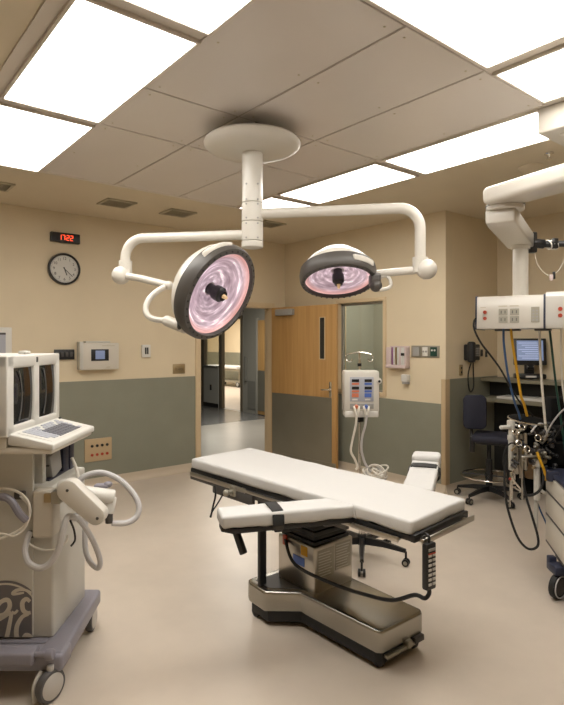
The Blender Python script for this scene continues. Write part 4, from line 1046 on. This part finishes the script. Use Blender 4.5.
# knuckle: box that sinks towards its far end
d = (k1-k0).normalized(); n = Vector((-d.y, d.x))
def kn(s_, w, z): p = k0+d*s_+n*w; return G(p.x, p.y, z)
Lk = (k1-k0).length+.06
bm = bmesh.new()
sec = [(-.085, 2.31, 2.41, .0), (-.085, 2.275, 2.41, .25), ]
vs = []
for s_, zb, zt, w in ((0, 2.325, 2.405, .082), (.10, 2.315, 2.408, .085), (Lk, 2.29, 2.39, .085)):
    vs += [kn(s_, -w, zb), kn(s_, w, zb), kn(s_, w, zt), kn(s_, -w, zt)]
V_ = [bm.verts.new(v) for v in vs]
for a in (0, 4):
    for k in range(4): bm.faces.new((V_[a+k], V_[a+(k+1) % 4], V_[a+4+(k+1) % 4], V_[a+4+k]))
bm.faces.new([V_[i] for i in (3, 2, 1, 0)]); bm.faces.new([V_[i] for i in (8, 9, 10, 11)])
bmesh.ops.recalc_face_normals(bm, faces=bm.faces[:]); bmesh.ops.bevel(bm, geom=bm.edges[:], offset=.012, segments=3, profile=.5, affect='EDGES')
part('lower_arm', MB().addbm(bm), 'white', t)
mb = MB(); mb.rcyl(G(1.63, 3.8, 2.27), G(1.63, 3.8, 2.30), .062, .004, 28); mb.rcyl(G(1.63, 3.8, 1.93), G(1.63, 3.8, 2.28), .050, .003, 28); part('drop_tube', mb, 'white', t)
# console
ca_ = math.radians(-29); RC = RG @ Matrix.Rotation(ca_, 3, 'Z'); cc = G(1.63, 3.8, 0)
XC = Matrix.Translation(cc) @ RC.to_4x4()
# section: sloping front, flat bottom
sec = [(-.17, 1.735), (-.165, 1.725), (.17, 1.725), (.175, 1.735), (.175, 1.92), (.16, 1.94), (-.13, 1.945), (-.15, 1.94), (-.155, 1.93)]
def sweep(x0, x1, sec_, grow=0.0):
    cy = sum(p[0] for p in sec_)/len(sec_); cz = sum(p[1] for p in sec_)/len(sec_); k = len(sec_)
    f = lambda p: (p[0]+(grow if p[0] > cy else -grow), p[1]+(grow if p[1] > cz else -grow))
    vs = [Vector((x0, *f(p))) for p in sec_]+[Vector((x1, *f(p))) for p in sec_]
    return MB().add(vs, [(i, (i+1) % k, k+(i+1) % k, k+i) for i in range(k)]+[tuple(range(k))[::-1], tuple(range(k, 2*k))], XC)
part('console', sweep(-.26, .155, sec), 'white', t)
part('console_trim', sweep(-.268, -.258, sec, .004), 'bluegrey', t, 'blue grey end trim'); part('console_trim', sweep(.153, .165, sec, .004), 'bluegrey', t, 'blue grey middle trim')
sec2 = [(-.165, 1.75), (-.15, 1.725), (.15, 1.725), (.17, 1.75), (.17, 1.925), (.12, 1.955), (-.08, 1.965), (-.13, 1.955), (-.155, 1.93)]
part('console_end', sweep(.165, .40, sec2), 'lcream', t)
def cface(x0, x1, z0, z1, th=.004):    # plate on the leaning front face
    y = lambda z: -.17+(z-1.735)/(1.93-1.735)*.015
    vs = [Vector((x, y(z)-o, z)) for o in (0.0005, th) for z in (z0, z1) for x in (x0, x1)]
    return MB().add(vs, [(0, 1, 3, 2), (4, 6, 7, 5), (0, 4, 5, 1), (1, 5, 7, 3), (3, 7, 6, 2), (2, 6, 4, 0)], XC)
for x in (-.09, -.02): 
    for z in (1.785, 1.835): part('power_outlet', cface(x-.028, x+.028, z-.022, z+.022), 'plate', t)
    mb = MB()
    for z in (1.785, 1.835):
        for s_ in (-.012, .012): q = cface(x+s_-.003, x+s_+.003, z-.010, z+.010, .006); mb.add(q.v, q.f)
    part('outlet_slot', mb, 'dgrey', t)
part('power_outlet', cface(.08, .13, 1.765, 1.865), 'plate', t)
mb = MB()
for x in (.094, .115):
    for z in (1.78, 1.80, 1.82, 1.84): q = cface(x-.006, x+.006, z-.005, z+.005, .006); mb.add(q.v, q.f)
part('outlet_slot', mb, 'grey', t)
for x in (-.09, -.02): part('caption', cface(x-.03, x+.025, 1.872, 1.878, .002), 'vent', t)
part('caption', cface(-.235, -.20, 1.868, 1.872, .002), 'vent', t)
for z in (1.795, 1.837):
    mb = MB(); mb.cyl(XC @ Vector((-.205, -.163, z)), XC @ Vector((-.205, -.172, z)), .012, n=16); part('red_socket', mb, 'red', t, 'round red socket')
    mb = MB(); mb.cyl(XC @ Vector((.25, -.158, z+.01)), XC @ Vector((.25, -.168, z+.01)), .013, n=16); part('red_socket', mb, 'red', t, 'round red socket')
mb = MB()
for x in (-.16, -.10, .09): mb.bb(x, x+.10, -.06, .04, 1.712, 1.726, .004, X=XC)
part('gas_outlet_bank', mb, 'dgrey', t)
# black arm on the knuckle with cables
mb = MB(); mb.box(G(1.735, 3.86, 2.325), (.05, .06, .14), RG, .006); part('mounting_plate', mb, 'black', t)
mb = MB(); mb.rcyl(G(1.74, 3.86, 2.325), G(1.82, 3.86, 2.315), .032, .006); mb.rcyl(G(1.80, 3.86, 2.315), G(1.90, 3.84, 2.31), .022, .004); mb.box(G(1.88, 3.84, 2.315), (.04, .05, .07), RG, .006); mb.rcyl(G(1.89, 3.84, 2.315), G(2.25, 3.75, 2.29), .022, .005); t2 = part('monitor_arm', mb, 'black', t, 'black articulated arm with cables')
for k in range(3):
    mb = MB(); mb.ring(G(1.845+k*.022, 3.85, 2.308), RG @ Vector((1, .2, .35)), .032, .0045, 6, 20); part('cable_tie', mb, 'hosewhite', t2)
mb = MB(); mb.tube([G(1.75, 3.85, 2.25), G(1.755, 3.82, 2.17), G(1.79, 3.8, 2.11), G(1.83, 3.79, 2.09), G(1.88, 3.79, 2.12), G(1.93, 3.8, 2.20), G(1.95, 3.81, 2.28)], .0018, 6); part('cable', mb, 'hosewhite', t2)
mb = MB(); mb.box(G(1.835, 3.79, 2.075), (.024, .018, .04), RG, .006); part('cable_plug', mb, 'pinkflyer', t2)
mb = MB(); mb.box(G(1.853, 3.79, 2.09), (.015, .02, .05), RG, .004); part('cable_clip', mb, 'black', t2)

# ------------------------------------------------------------------ anesthesia machine with its absorber, right edge
t = thing('anesthesia_machine', G(1.95, 3.7, 0), 'dark anesthesia machine with absorber canisters, chrome posts and cream drawer base at the right edge', 'anesthesia machine')
# base cabinet: left face runs from (1.86, 3.92) to (1.70, 3.22)
q0, q1 = Vector((1.868, 3.92)), Vector((1.715, 3.25)); dd = (q1-q0).normalized(); nl = Vector((dd.y, -dd.x)); nl = nl if nl.x < 0 else -nl
def A3(s_, w, z): p = q0+dd*s_-nl*w; return G(p.x, p.y, z)       # s towards the camera, w into the cabinet
def abox(s0, s1, w0, w1, z0, z1, bev=0):
    c = (A3(s0, w0, z0)+A3(s1, w1, z1))/2; ang = Vector((1, 0)).angle_signed(dd)
    R_ = RG @ Matrix.Rotation(-ang, 3, 'Z'); return MB().box(c, (abs(s1-s0), abs(w1-w0), abs(z1-z0)), R_, bev)
Lq = (q1-q0).length
part('base_cabinet', abox(0, Lq, 0, .55, .23, .725, .012), 'cream', t)
for i, (z0, z1) in enumerate(((.60, .715), (.44, .59), (.25, .43))):
    dr = part('drawer', abox(.015, Lq-.01, -.012, .01, z0, z1, .006), 'cream', t)
    part('drawer_pull', abox(.03, Lq-.05, -.016, .0, z0-.006, z0+.006, .002), 'dgrey', dr)
part('work_surface', abox(-.01, Lq+.02, -.012, .57, .725, .75, .008), 'bluegrey', t)
mb = abox(-.04, .06, -.035, .05, .70, .75, .012); q = abox(.16, .22, -.045, .03, .70, .77, .012); mb.add(q.v, q.f); part('side_handle', mb, 'bluegrey', t)
part('back_panel', abox(-.06, .05, .04, .28, .42, .72, .03), 'cream2', t)
mb = abox(.0, Lq, .05, .5, .13, .235, .01); part('plinth', mb, 'black', t)
cw = G(1.757, 3.545, .08)
mb = MB(); ax_ = RG @ Vector((.55, -.84, 0)); mb.lathe([(.055, -.022), (.075, -.018), (.08, -.006), (.08, .006), (.075, .018), (.055, .022)], cw, ax_, 32); wq = part('caster', mb, 'rubber', t)
mb = MB(); mb.lathe([(0, -.026), (.05, -.024), (.058, -.018), (.058, .018), (.05, .024), (0, .026)], cw, ax_, 28); part('caster_wheel', mb, 'dgrey', wq)
mb = MB(); mb.ring(cw+ax_.normalized()*.024, ax_, .066, .0045, 6, 30); part('tread_guard', mb, 'hosegrey', wq)
mb = MB(); mb.box(G(1.785, 3.56, .185), (.13, .12, .06), RG, .02); mb.box(G(1.755, 3.62, .20), (.05, .05, .09), RG, .01); part('caster_fender', mb, 'bluegrey', t)
# absorber assembly, to the left of the cabinet
da = 3.98
def P3(x, y, d=da): return PX(x, y, d)
mb = MB(); mb.rcyl(P3(511, 470), P3(511, 421), .018, .006); mb.rcyl(P3(511, 429), P3(511, 420), .027, .006); mb.rcyl(P3(511, 440), P3(511, 435), .024, .005); part('valve_column', mb, 'cream2', t)
mb = MB(); mb.rcyl(P3(500.5, 427.5, 3.92), P3(510, 427, 3.96), .014, .004); part('valve_knob', mb, 'lcream', t)
mb = MB(); mb.lathe([(.10, 0), (.128, .004), (.13, .012), (.115, .022), (.07, .034), (0, .04)], P3(527, 421, 4.02), (0, -.15, 1), 40); part('bellows_dome', mb, 'matte', t)
mb = MB(); mb.ring(P3(527, 420, 4.02), (0, -.15, 1), .128, .006, 8, 40); part('dome_ring', mb, 'chrome', t)
mb = MB()
for x, y0, y1, r, d_ in ((517, 431, 474, .011, 3.94), (521.5, 434, 478, .014, 3.97), (525.5, 433, 470, .012, 3.93)): mb.rcyl(P3(x, y0, d_), P3(x, y1, d_), r, .003)
part('gas_tube', mb, 'steel', t)
mb = MB(); mb.rcyl(P3(511.5, 472), P3(511, 500), .012, .002); mb.rcyl(P3(514.5, 440), P3(513.5, 484), .013, .003); part('chrome_post', mb, 'chrome', t)
mb = MB(); mb.rcyl(P3(532, 478, 4.06), P3(532, 440, 4.06), .052, .008, 28); part('absorber_canister', mb, 'brown', t)
mb = MB(); mb.rcyl(P3(526, 470, 4.10), P3(526, 440, 4.1), .045, .008, 28); part('absorber_canister', mb, 'brown', t)
mb = MB(); mb.rcyl(P3(537, 500, 3.95), P3(537, 462, 3.95), .022, .005, 20); mb.rcyl(P3(537, 467, 3.95), P3(537, 459, 3.95), .029, .006, 20); part('suction_canister', mb, 'lcream', t)
mb = MB(); mb.box(P3(550, 452, 4.05), (.22, .14, .16), RG, .02); mb.box(P3(536, 444, 4.08), (.24, .14, .12), RG, .02); mb.box(P3(520, 432, 4.07), (.16, .12, .08), RG, .02); mb.box(P3(556, 432, 4.12), (.12, .16, .10), RG, .02); mb.box(P3(530, 455, 4.12), (.26, .10, .12), RG, .02); mb.box(P3(524, 484, 4.08), (.10, .08, .10), RG, .015); mb.box(P3(536, 478, 4.12), (.20, .1, .22), RG, .015); mb.box(P3(524, 465, 4.14), (.24, .1, .30), RG, .02); part('absorber_body', mb, 'matte', t)
mb = MB(); mb.box(P3(556, 470, 4.10), (.16, .12, .20), RG, .02); mb.box(P3(560, 430, 4.2), (.20, .12, .5), RG, .02); part('machine_body', mb, 'matte', t)
# small fittings: valves, gauges, clamps
rnd = random.Random(11); kinds = ['dgrey', 'black', 'plate', 'brass', 'dgrey', 'black', 'steel', 'rubber', 'black', 'dgrey', 'plate']
for k in range(60):
    x = rnd.uniform(513, 556); y = rnd.uniform(424, 470); d_ = 3.90+rnd.random()*.06; m_ = kinds[k % len(kinds)]
    p = P3(x, y, d_); v = (RG @ Vector((rnd.uniform(-1, 1), -.6, rnd.uniform(-.6, .6)))).normalized(); r_ = rnd.uniform(.007, .015); mb = MB()
    mb.rcyl(p-v*.02, p+v*rnd.uniform(.01, .035), r_, .003, 14)
    if k % 3 == 0: mb.sphere(p+v*.03, r_*1.15, 12)
    part('valve_fitting', mb, m_, t)
for x, y, R_, v in ((527, 449, .022, (.3, -1, .2)), (516, 432, .020, (-.2, -1, .4)), (522, 427, .024, (.4, -1, .6)), (538, 438, .022, (.2, -1, .1)), (519, 443, .018, (0, -1, .3))): part('hose_clamp', MB().ring(P3(x, y, 3.88), RG @ Vector(v), R_, .0055, 8, 24), 'chrome', t)
mb = MB(); mb.rcyl(P3(521, 457, 3.90), P3(541, 456, 3.90), .010, .002); mb.rcyl(P3(522, 457, 3.90), P3(522.5, 500, 3.90), .007, .002); part('support_bracket', mb, 'steel', t)
mb = MB(); mb.cyl(P3(511, 480, 3.92), P3(509.5, 507, 3.92), .006); mb.cyl(P3(512, 478, 3.92), P3(524, 494, 3.92), .007); mb.cyl(P3(514, 487, 3.92), P3(525, 494, 3.92), .006); part('stay_rod', mb, 'chrome', t)
mb = MB(); mb.sphere(P3(510, 479, 3.9), .010, 10); part('red_tag', mb, 'red', t, 'small red tag')
mb = MB(); mb.rcyl(P3(544, 437, 3.92), P3(549, 433, 3.95), .016, .003); mb.rcyl(P3(541, 443, 3.9), P3(546, 438, 3.92), .014, .003); part('flow_valve', mb, 'steel', t)
mb = MB(); mb.rcyl(P3(537, 503, 3.96), P3(536.5, 528, 3.96), .010, .002); mb.rcyl(P3(534.8, 500, 3.97), P3(534.5, 526, 3.97), .006, .001); part('drain_tube', mb, 'cream2', t)
mb = MB(); mb.tube([P3(537, 485, 4.0), P3(543, 492, 3.95), P3(551, 495, 3.92)], .012, 8); part('gas_hose', mb, 'hosewhite', t)
part('breathing_hose', MB().tube([P3(*p) for p in ((506, 455, 3.95), (504.5, 480, 3.93), (506, 500, 3.92), (511, 520, 3.90), (518, 538, 3.88), (526, 547.5, 3.86), (533, 549, 3.85), (538, 545, 3.85), (537.5, 535, 3.85), (532, 516, 3.86), (526, 496, 3.88), (523, 478, 3.90), (522, 465, 3.92))], .0085, 10), 'rubber', t)
part('breathing_hose', MB().tube([P3(*p) for p in ((541, 455, 3.92), (543, 470, 3.88), (543, 482, 3.86), (539, 491, 3.86), (532, 495, 3.87), (524, 495, 3.88))], .009, 10), 'rubber', t)
part('breathing_hose', MB().tube([P3(*p) for p in ((505, 470, 3.96), (503, 460, 3.94), (506, 448, 3.94), (512, 443, 3.92), (519, 446, 3.9))], .006, 8), 'rubber', t)
part('breathing_hose', MB().tube([P3(*p) for p in ((531, 432, 3.88), (538, 424, 3.9), (544, 425, 3.92), (547, 432, 3.93))], .006, 8), 'hosegrey', t)
part('blue_tube', MB().tube([P3(*p) for p in ((537.5, 503, 4.0), (541, 512, 3.98), (546, 523, 3.97), (549.5, 534, 3.96))], .006, 8), 'blue', t)
part('yellow_tube', MB().tube([P3(*p) for p in ((537, 452, 3.90), (540, 460, 3.88), (544, 470, 3.86), (546, 480, 3.88))], .010, 8), 'yellow', t)

# hoses and cables hanging from the console to the machine
def hang(name, pts, r, m, label, cat='hose', grp=None): return solo(name, MB().tube([PX(*p) for p in pts], r, 10), m, label, cat, grp)
hang('gas_hose', [(503.5, 328.5, 3.78), (504, 345, 3.78), (508, 375, 3.82), (514, 400, 3.88), (519, 414, 3.93), (521, 425, 3.97)], .0075, 'blue', 'blue gas hose hanging from the boom console, left of the yellow hose')
hang('gas_hose', [(511, 328.5, 3.78), (512, 340, 3.78), (516, 365, 3.82), (520, 390, 3.85), (521.5, 398, 3.86), (524, 404, 3.88), (527, 416, 3.92)], .009, 'yellow', 'yellow gas hose hanging from the boom console')
hang('gas_hose', [(539.5, 328.5, 3.80), (540, 350, 3.80), (542, 385, 3.84), (544.5, 415, 3.88), (546, 430, 3.9), (547, 436, 3.92)], .0085, 'hosewhite', 'white gas hose hanging from the boom console, right of the yellow hose')
hang('gas_hose', [(549.5, 328.5, 3.80), (552, 350, 3.80), (556, 385, 3.82), (560, 412, 3.85), (563, 435, 3.88), (566, 455, 3.9)], .0075, 'green', 'dark green gas hose at the far right under the boom console')
hang('power_cable', [(476, 318, 3.70), (474, 322, 3.70), (474.5, 330, 3.70), (481, 343, 3.72), (491, 356, 3.74), (501, 370, 3.78), (512, 390, 3.86), (522, 405, 3.94), (532, 415, 4.0), (536, 425, 4.05)], .0065, 'rubber', 'black cable drooping from the left end of the boom console', 'cable')
hang('monitor_cable', [(563, 312, 3.60), (561, 340, 3.65), (562, 380, 3.75), (566, 410, 3.8)], .006, 'hosewhite', 'thin white cable at the right edge beside the console end', 'cable')
hang('suction_hose', [(566, 408, 3.7), (560, 413, 3.74), (553, 422, 3.8), (547, 433, 3.88), (543, 441, 3.95)], .006, 'hosegrey', 'grey hose curving down from the right edge to the anesthesia machine')
hang('monitor_lead', [(566, 418, 3.7), (560, 430, 3.74), (552, 441, 3.85), (545, 446, 3.95)], .006, 'rubber', 'black lead running from the right edge into the anesthesia machine', 'cable')

# ------------------------------------------------------------------ desk alcove
t = thing('work_desk', (6.0, 1.6, 0), 'two-level olive laminate work desk in the alcove', 'desk')
mb = MB(); mb.bb(5.82, BB-.007, .3, AC-.008, 1.187, 1.222, .004); part('raised_shelf', mb, 'laminate', t)
mb = MB(); mb.bb(5.69, BB-.007, .3, AC-.008, .972, 1.012, .004); part('desk_top', mb, 'laminate', t)
mb = MB(); mb.bb(6.02, BB-.007, .3, AC-.008, 1.01, 1.188); part('shelf_back_shade', mb, 'deskdark', t)  # dark sheet set in for the shade under the raised shelf
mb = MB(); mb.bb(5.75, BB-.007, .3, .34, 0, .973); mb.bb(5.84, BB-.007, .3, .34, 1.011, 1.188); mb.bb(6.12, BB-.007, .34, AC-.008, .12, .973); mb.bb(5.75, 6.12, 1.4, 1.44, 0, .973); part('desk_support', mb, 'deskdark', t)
# monitor on the raised shelf
mo = Vector((6.03, 3.02, 1.222)); Rm = Matrix.Rotation(math.radians(-52), 3, 'Z')   # local -y is the screen side
def mp(x, y, z): return mo+Rm @ Vector((x, y, 0))+Vector((0, 0, z))
t = thing('desktop_monitor', mo, 'black flat computer monitor with lit blue-white screen on the raised desk shelf', 'monitor')
Rt = Rm @ Matrix.Rotation(math.radians(-8), 3, 'X')
mb = MB(); mb.box(mp(0, 0, .305), (.34, .04, .295), Rt, .008); case = part('bezel', mb, 'black', t)
mb = MB(); mb.box(mp(0, 0, .305)+Rt @ Vector((0, -.021, .012)), (.272, .004, .222), Rt); part('screen', mb, 'scr', t)
mb = MB()
for k in range(8): mb.box(mp(0, 0, .305)+Rt @ Vector((-.02+.02*(k % 3), -.0235, .095-k*.024)), (.20-.03*(k % 3), .001, .006), Rt)
part('screen_lines', mb, 'scrl', t, stuff=True)
mb = MB(); mb.box(mp(0, .03, .12), (.10, .05, .16), Rm, .01); mb.cyl(mp(-.03, -.02, .14), mp(.03, -.02, .14), .03, n=16); part('stand', mb, 'black', t)
mb = MB(); mb.box(mp(0, -.0, .035), (.32, .15, .055), Rm, .015); part('stand_base', mb, 'black', t)
mb = MB(); mb.box(mp(0, -.077, .035), (.11, .004, .02), Rm); part('base_label', mb, 'paper', t)
for s_ in (-1, 1):
    mb = MB(); mb.sphere(mp(.03*s_, -.06, .145), .008, 8); part('stand_button', mb, 'grey', t)
solo('notepad', MB().bb(5.74, 6.00, 2.50, 3.25, .012+1.0005, 1.0375, .004), 'paper', 'pile of white papers lying on the lower desk level', 'paper')
solo('notepad', MB().bb(5.74, 5.89, 2.30, 2.45, .012+1.0005, 1.0275, .003), 'paper', 'small white pad on the lower desk level right of the paper pile', 'paper')
# wall phone on the alcove side wall
t = thing('wall_phone', (5.595, AC, 1.38), 'black wall phone with hanging cord on the alcove wall', 'telephone')
mb = MB(); mb.bb(5.485, 5.715, AC-.07, AC, 1.43, 1.61, .015); part('base', mb, 'rubber', t)
mb = MB(); mb.bb(5.465, 5.540, AC-.13, AC-.05, 1.41, 1.64, .025, seg=3); part('handset', mb, 'rubber', t)
mb = MB(); mb.bb(5.575, 5.685, AC-.082, AC-.068, 1.47, 1.58, .005); kpad = part('keypad', mb, 'dgrey', t)
mb = MB()
for i in range(3):
    for j_ in range(4): mb.bb(5.590+i*.032, 5.610+i*.032, AC-.086, AC-.08, 1.48+j_*.024, 1.495+j_*.024)
part('phone_keys', mb, 'grey', t)
mb = MB(); mb.tube([(5.495, AC-.09, 1.41), (5.485, AC-.06, 1.28), (5.515, AC-.05, 1.13), (5.575, AC-.04, 1.08), (5.625, AC-.04, 1.14), (5.620, AC-.04, 1.30), (5.615, AC-.04, 1.43)], .0075, 8); part('cord', mb, 'rubber', t)
for i, (x0, x1, z0, z1, m_, lab) in enumerate(((5.83, 5.87, 1.47, 1.55, 'dgrey', 'dark outlet plate just right of the wall phone'), (5.93, 5.965, 1.46, 1.53, 'dgrey', 'small dark plate on the alcove wall, second to the right of the phone'), (5.40, 5.46, 1.265, 1.385, 'brass', 'brass switch plate left of the wall phone cord'))):
    t = thing('wall_outlet', ((x0+x1)/2, AC, z0-.005), lab, 'outlet')
    mb = MB(); mb.bb(x0, x1, AC-.012, AC, z0, z1, .003); part('plate', mb, m_, t)
    for k in (0, 1):
        mb = MB(); zz = z0+(z1-z0)*(.3+.4*k); mb.bb((x0+x1)/2-.01, (x0+x1)/2+.01, AC-.016, AC-.011, zz-.012, zz+.012, .002); part('socket', mb, 'black', t)
# drafting chair
cc = Vector((5.33, 3.10, 0))
t = thing('drafting_chair', cc, 'navy drafting chair with chrome foot ring and black star base in front of the desk', 'chair')
star_base(t, cc, .33, .115, math.atan2(.02, -.28), wheel=.032)
mb = MB(); mb.rcyl(cc+Vector((0, 0, .15)), cc+Vector((0, 0, .60)), .022, .004); mb.rcyl(cc+Vector((0, 0, .15)), cc+Vector((0, 0, .42)), .034, .004); part('gas_lift', mb, 'black', t)
mb = MB(); mb.ring(cc+Vector((0, 0, .25)), (0, 0, 1), .275, .0095, 10, 48); fr = part('foot_ring', mb, 'chrome', t)
mb = MB()
for k in range(4):
    a = .4+PI/2*k; dv = Vector((math.cos(a), math.sin(a), 0)); mb.cyl(cc+dv*.03+Vector((0, 0, .25)), cc+dv*.273+Vector((0, 0, .25)), .007, n=8)
mb.rcyl(cc+Vector((0, 0, .22)), cc+Vector((0, 0, .28)), .04, .004); part('ring_spoke', mb, 'black', fr)
RCh = RG @ Matrix.Rotation(math.radians(-25), 3, 'Z')      # chair faces away to the right
def ch3(x, y, z): return cc+RCh @ Vector((x, y, 0))+Vector((0, 0, z))
mb = MB(); mb.box(ch3(.06, .03, .645), (.44, .43, .075), RCh, .035, 4); part('seat', mb, 'navy', t)
mb = MB(); mb.box(ch3(.03, .03, .60), (.30, .30, .03), RCh, .008); part('seat_pan', mb, 'black', t)
bk = ch3(-.20, -.02, .90)+RG @ Vector((.065, 0, 0))
RB = RG @ Matrix.Rotation(math.radians(-12), 3, 'Z')
bm = bmesh.new(); bmesh.ops.create_cube(bm, size=1)
for v in bm.verts: v.co = Vector((v.co.x*.235, v.co.y*.06, v.co.z*.36))
vert_e = [e for e in bm.edges if abs((e.verts[0].co-e.verts[1].co).y) > .05]
bmesh.ops.bevel(bm, geom=vert_e, offset=.06, segments=6, profile=.5, affect='EDGES')
bmesh.ops.bevel(bm, geom=[e for e in bm.edges if e.calc_face_angle(0) > 1], offset=.02, segments=3, profile=.5, affect='EDGES')
mb = MB().addbm(bm, Matrix.Translation(bk) @ RB.to_4x4()); part('backrest', mb, 'navy', t, sharp=50)
mb = MB(); mb.tube([bk+Vector((.03, .02, -.02)), bk+RB @ Vector((-.03, .05, -.20)), ch3(-.14, .0, .60), ch3(.0, .0, .60)], .018, 8); part('back_bar', mb, 'black', t)
mb = MB(); mb.box(ch3(-.16, -.06, .57), (.05, .05, .16), RCh, .01); part('tilt_lever', mb, 'black', t)

# ------------------------------------------------------------------ gurney in the far room
g0 = Vector((12.05, 18.05, 0))
t = thing('gurney', (12.0, 17.7, 0), 'white gurney seen through the corridor doorway in the far room', 'gurney')
mb = MB(); mb.bb(11.3, 12.0, 16.3, 18.35, .66, .76, .03); part('mattress', mb, 'sheet', t)
mb = MB(); mb.bb(11.35, 11.95, 16.3, 18.2, .58, .66, .01); mb.cyl((11.65, 17.9, .12), (11.65, 17.9, .6), .05); mb.cyl((11.65, 16.6, .12), (11.65, 16.6, .6), .05); mb.bb(11.4, 11.9, 16.3, 18.1, .16, .24, .01); part('frame', mb, 'plate', t)
for x, y in ((11.42, 17.95), (11.88, 17.95), (11.42, 16.4), (11.88, 16.4)):
    mb = MB(); mb.rcyl((x-.02, y, .11), (x+.02, y, .11), .11, .01, 24); w_ = part('wheel', mb, 'rubber', t)
    mb = MB(); mb.rcyl((x-.025, y, .11), (x+.025, y, .11), .07, .006, 20); part('wheel_disc', mb, 'grey', w_)

# ------------------------------------------------------------------ light
def area(name, loc, size, power, colr, rot=(0, 0, 0), sy=None):
    l = bpy.data.lights.new(name, 'AREA'); l.energy = power; l.color = colr; l.size = size
    if sy: l.shape = 'RECTANGLE'; l.size_y = sy
    o = bpy.data.objects.new(name, l); COL.objects.link(o); o.location = loc; o.rotation_euler = rot; return o
area('far_room_lamp', (10, 16, 2.7), 3, 250, (1, .95, .86), sy=5)
area('corridor_lamp', (6.0, 8.4, 2.7), 0.9, 75, (1, .96, .88), sy=1.2)
area('side_room_fill', (6.2, 5.0, 2.98), .6, 45, (1, .95, .85))  # unseen fill light, added to brighten the room behind the window
def spot(name, loc, nrm, power, cone):
    l = bpy.data.lights.new(name, 'SPOT'); l.energy = power; l.spot_size = math.radians(cone); l.spot_blend = .6; l.shadow_soft_size = .18; l.color = (1, .95, .88)
    o = bpy.data.objects.new(name, l); COL.objects.link(o); o.location = Vector(loc)+Vector(nrm).normalized()*.06
    o.rotation_euler = Vector(nrm).to_track_quat('-Z', 'Y').to_euler(); return o
w = bpy.data.worlds.new('room_world'); S.world = w; w.use_nodes = True
w.node_tree.nodes['Background'].inputs[0].default_value = (.02, .018, .015, 1); w.node_tree.nodes['Background'].inputs[1].default_value = 1

# ------------------------------------------------------------------ camera
cam = bpy.data.cameras.new('camera'); co = bpy.data.objects.new('camera', cam); COL.objects.link(co)
co.location = (0, 0, EYE); co.rotation_euler = (PI/2, 0, -YAW)
cam.sensor_fit = 'VERTICAL'; cam.sensor_height = 36; cam.sensor_width = 28.8
cam.lens = 556.1/705*36; cam.shift_y = -10.6/705; cam.clip_start = .05
S.camera = co
S.view_settings.view_transform = 'Standard'; S.view_settings.look = 'None'
S.view_settings.exposure = 0.0; S.view_settings.gamma = 1; S.view_settings.use_curve_mapping = False
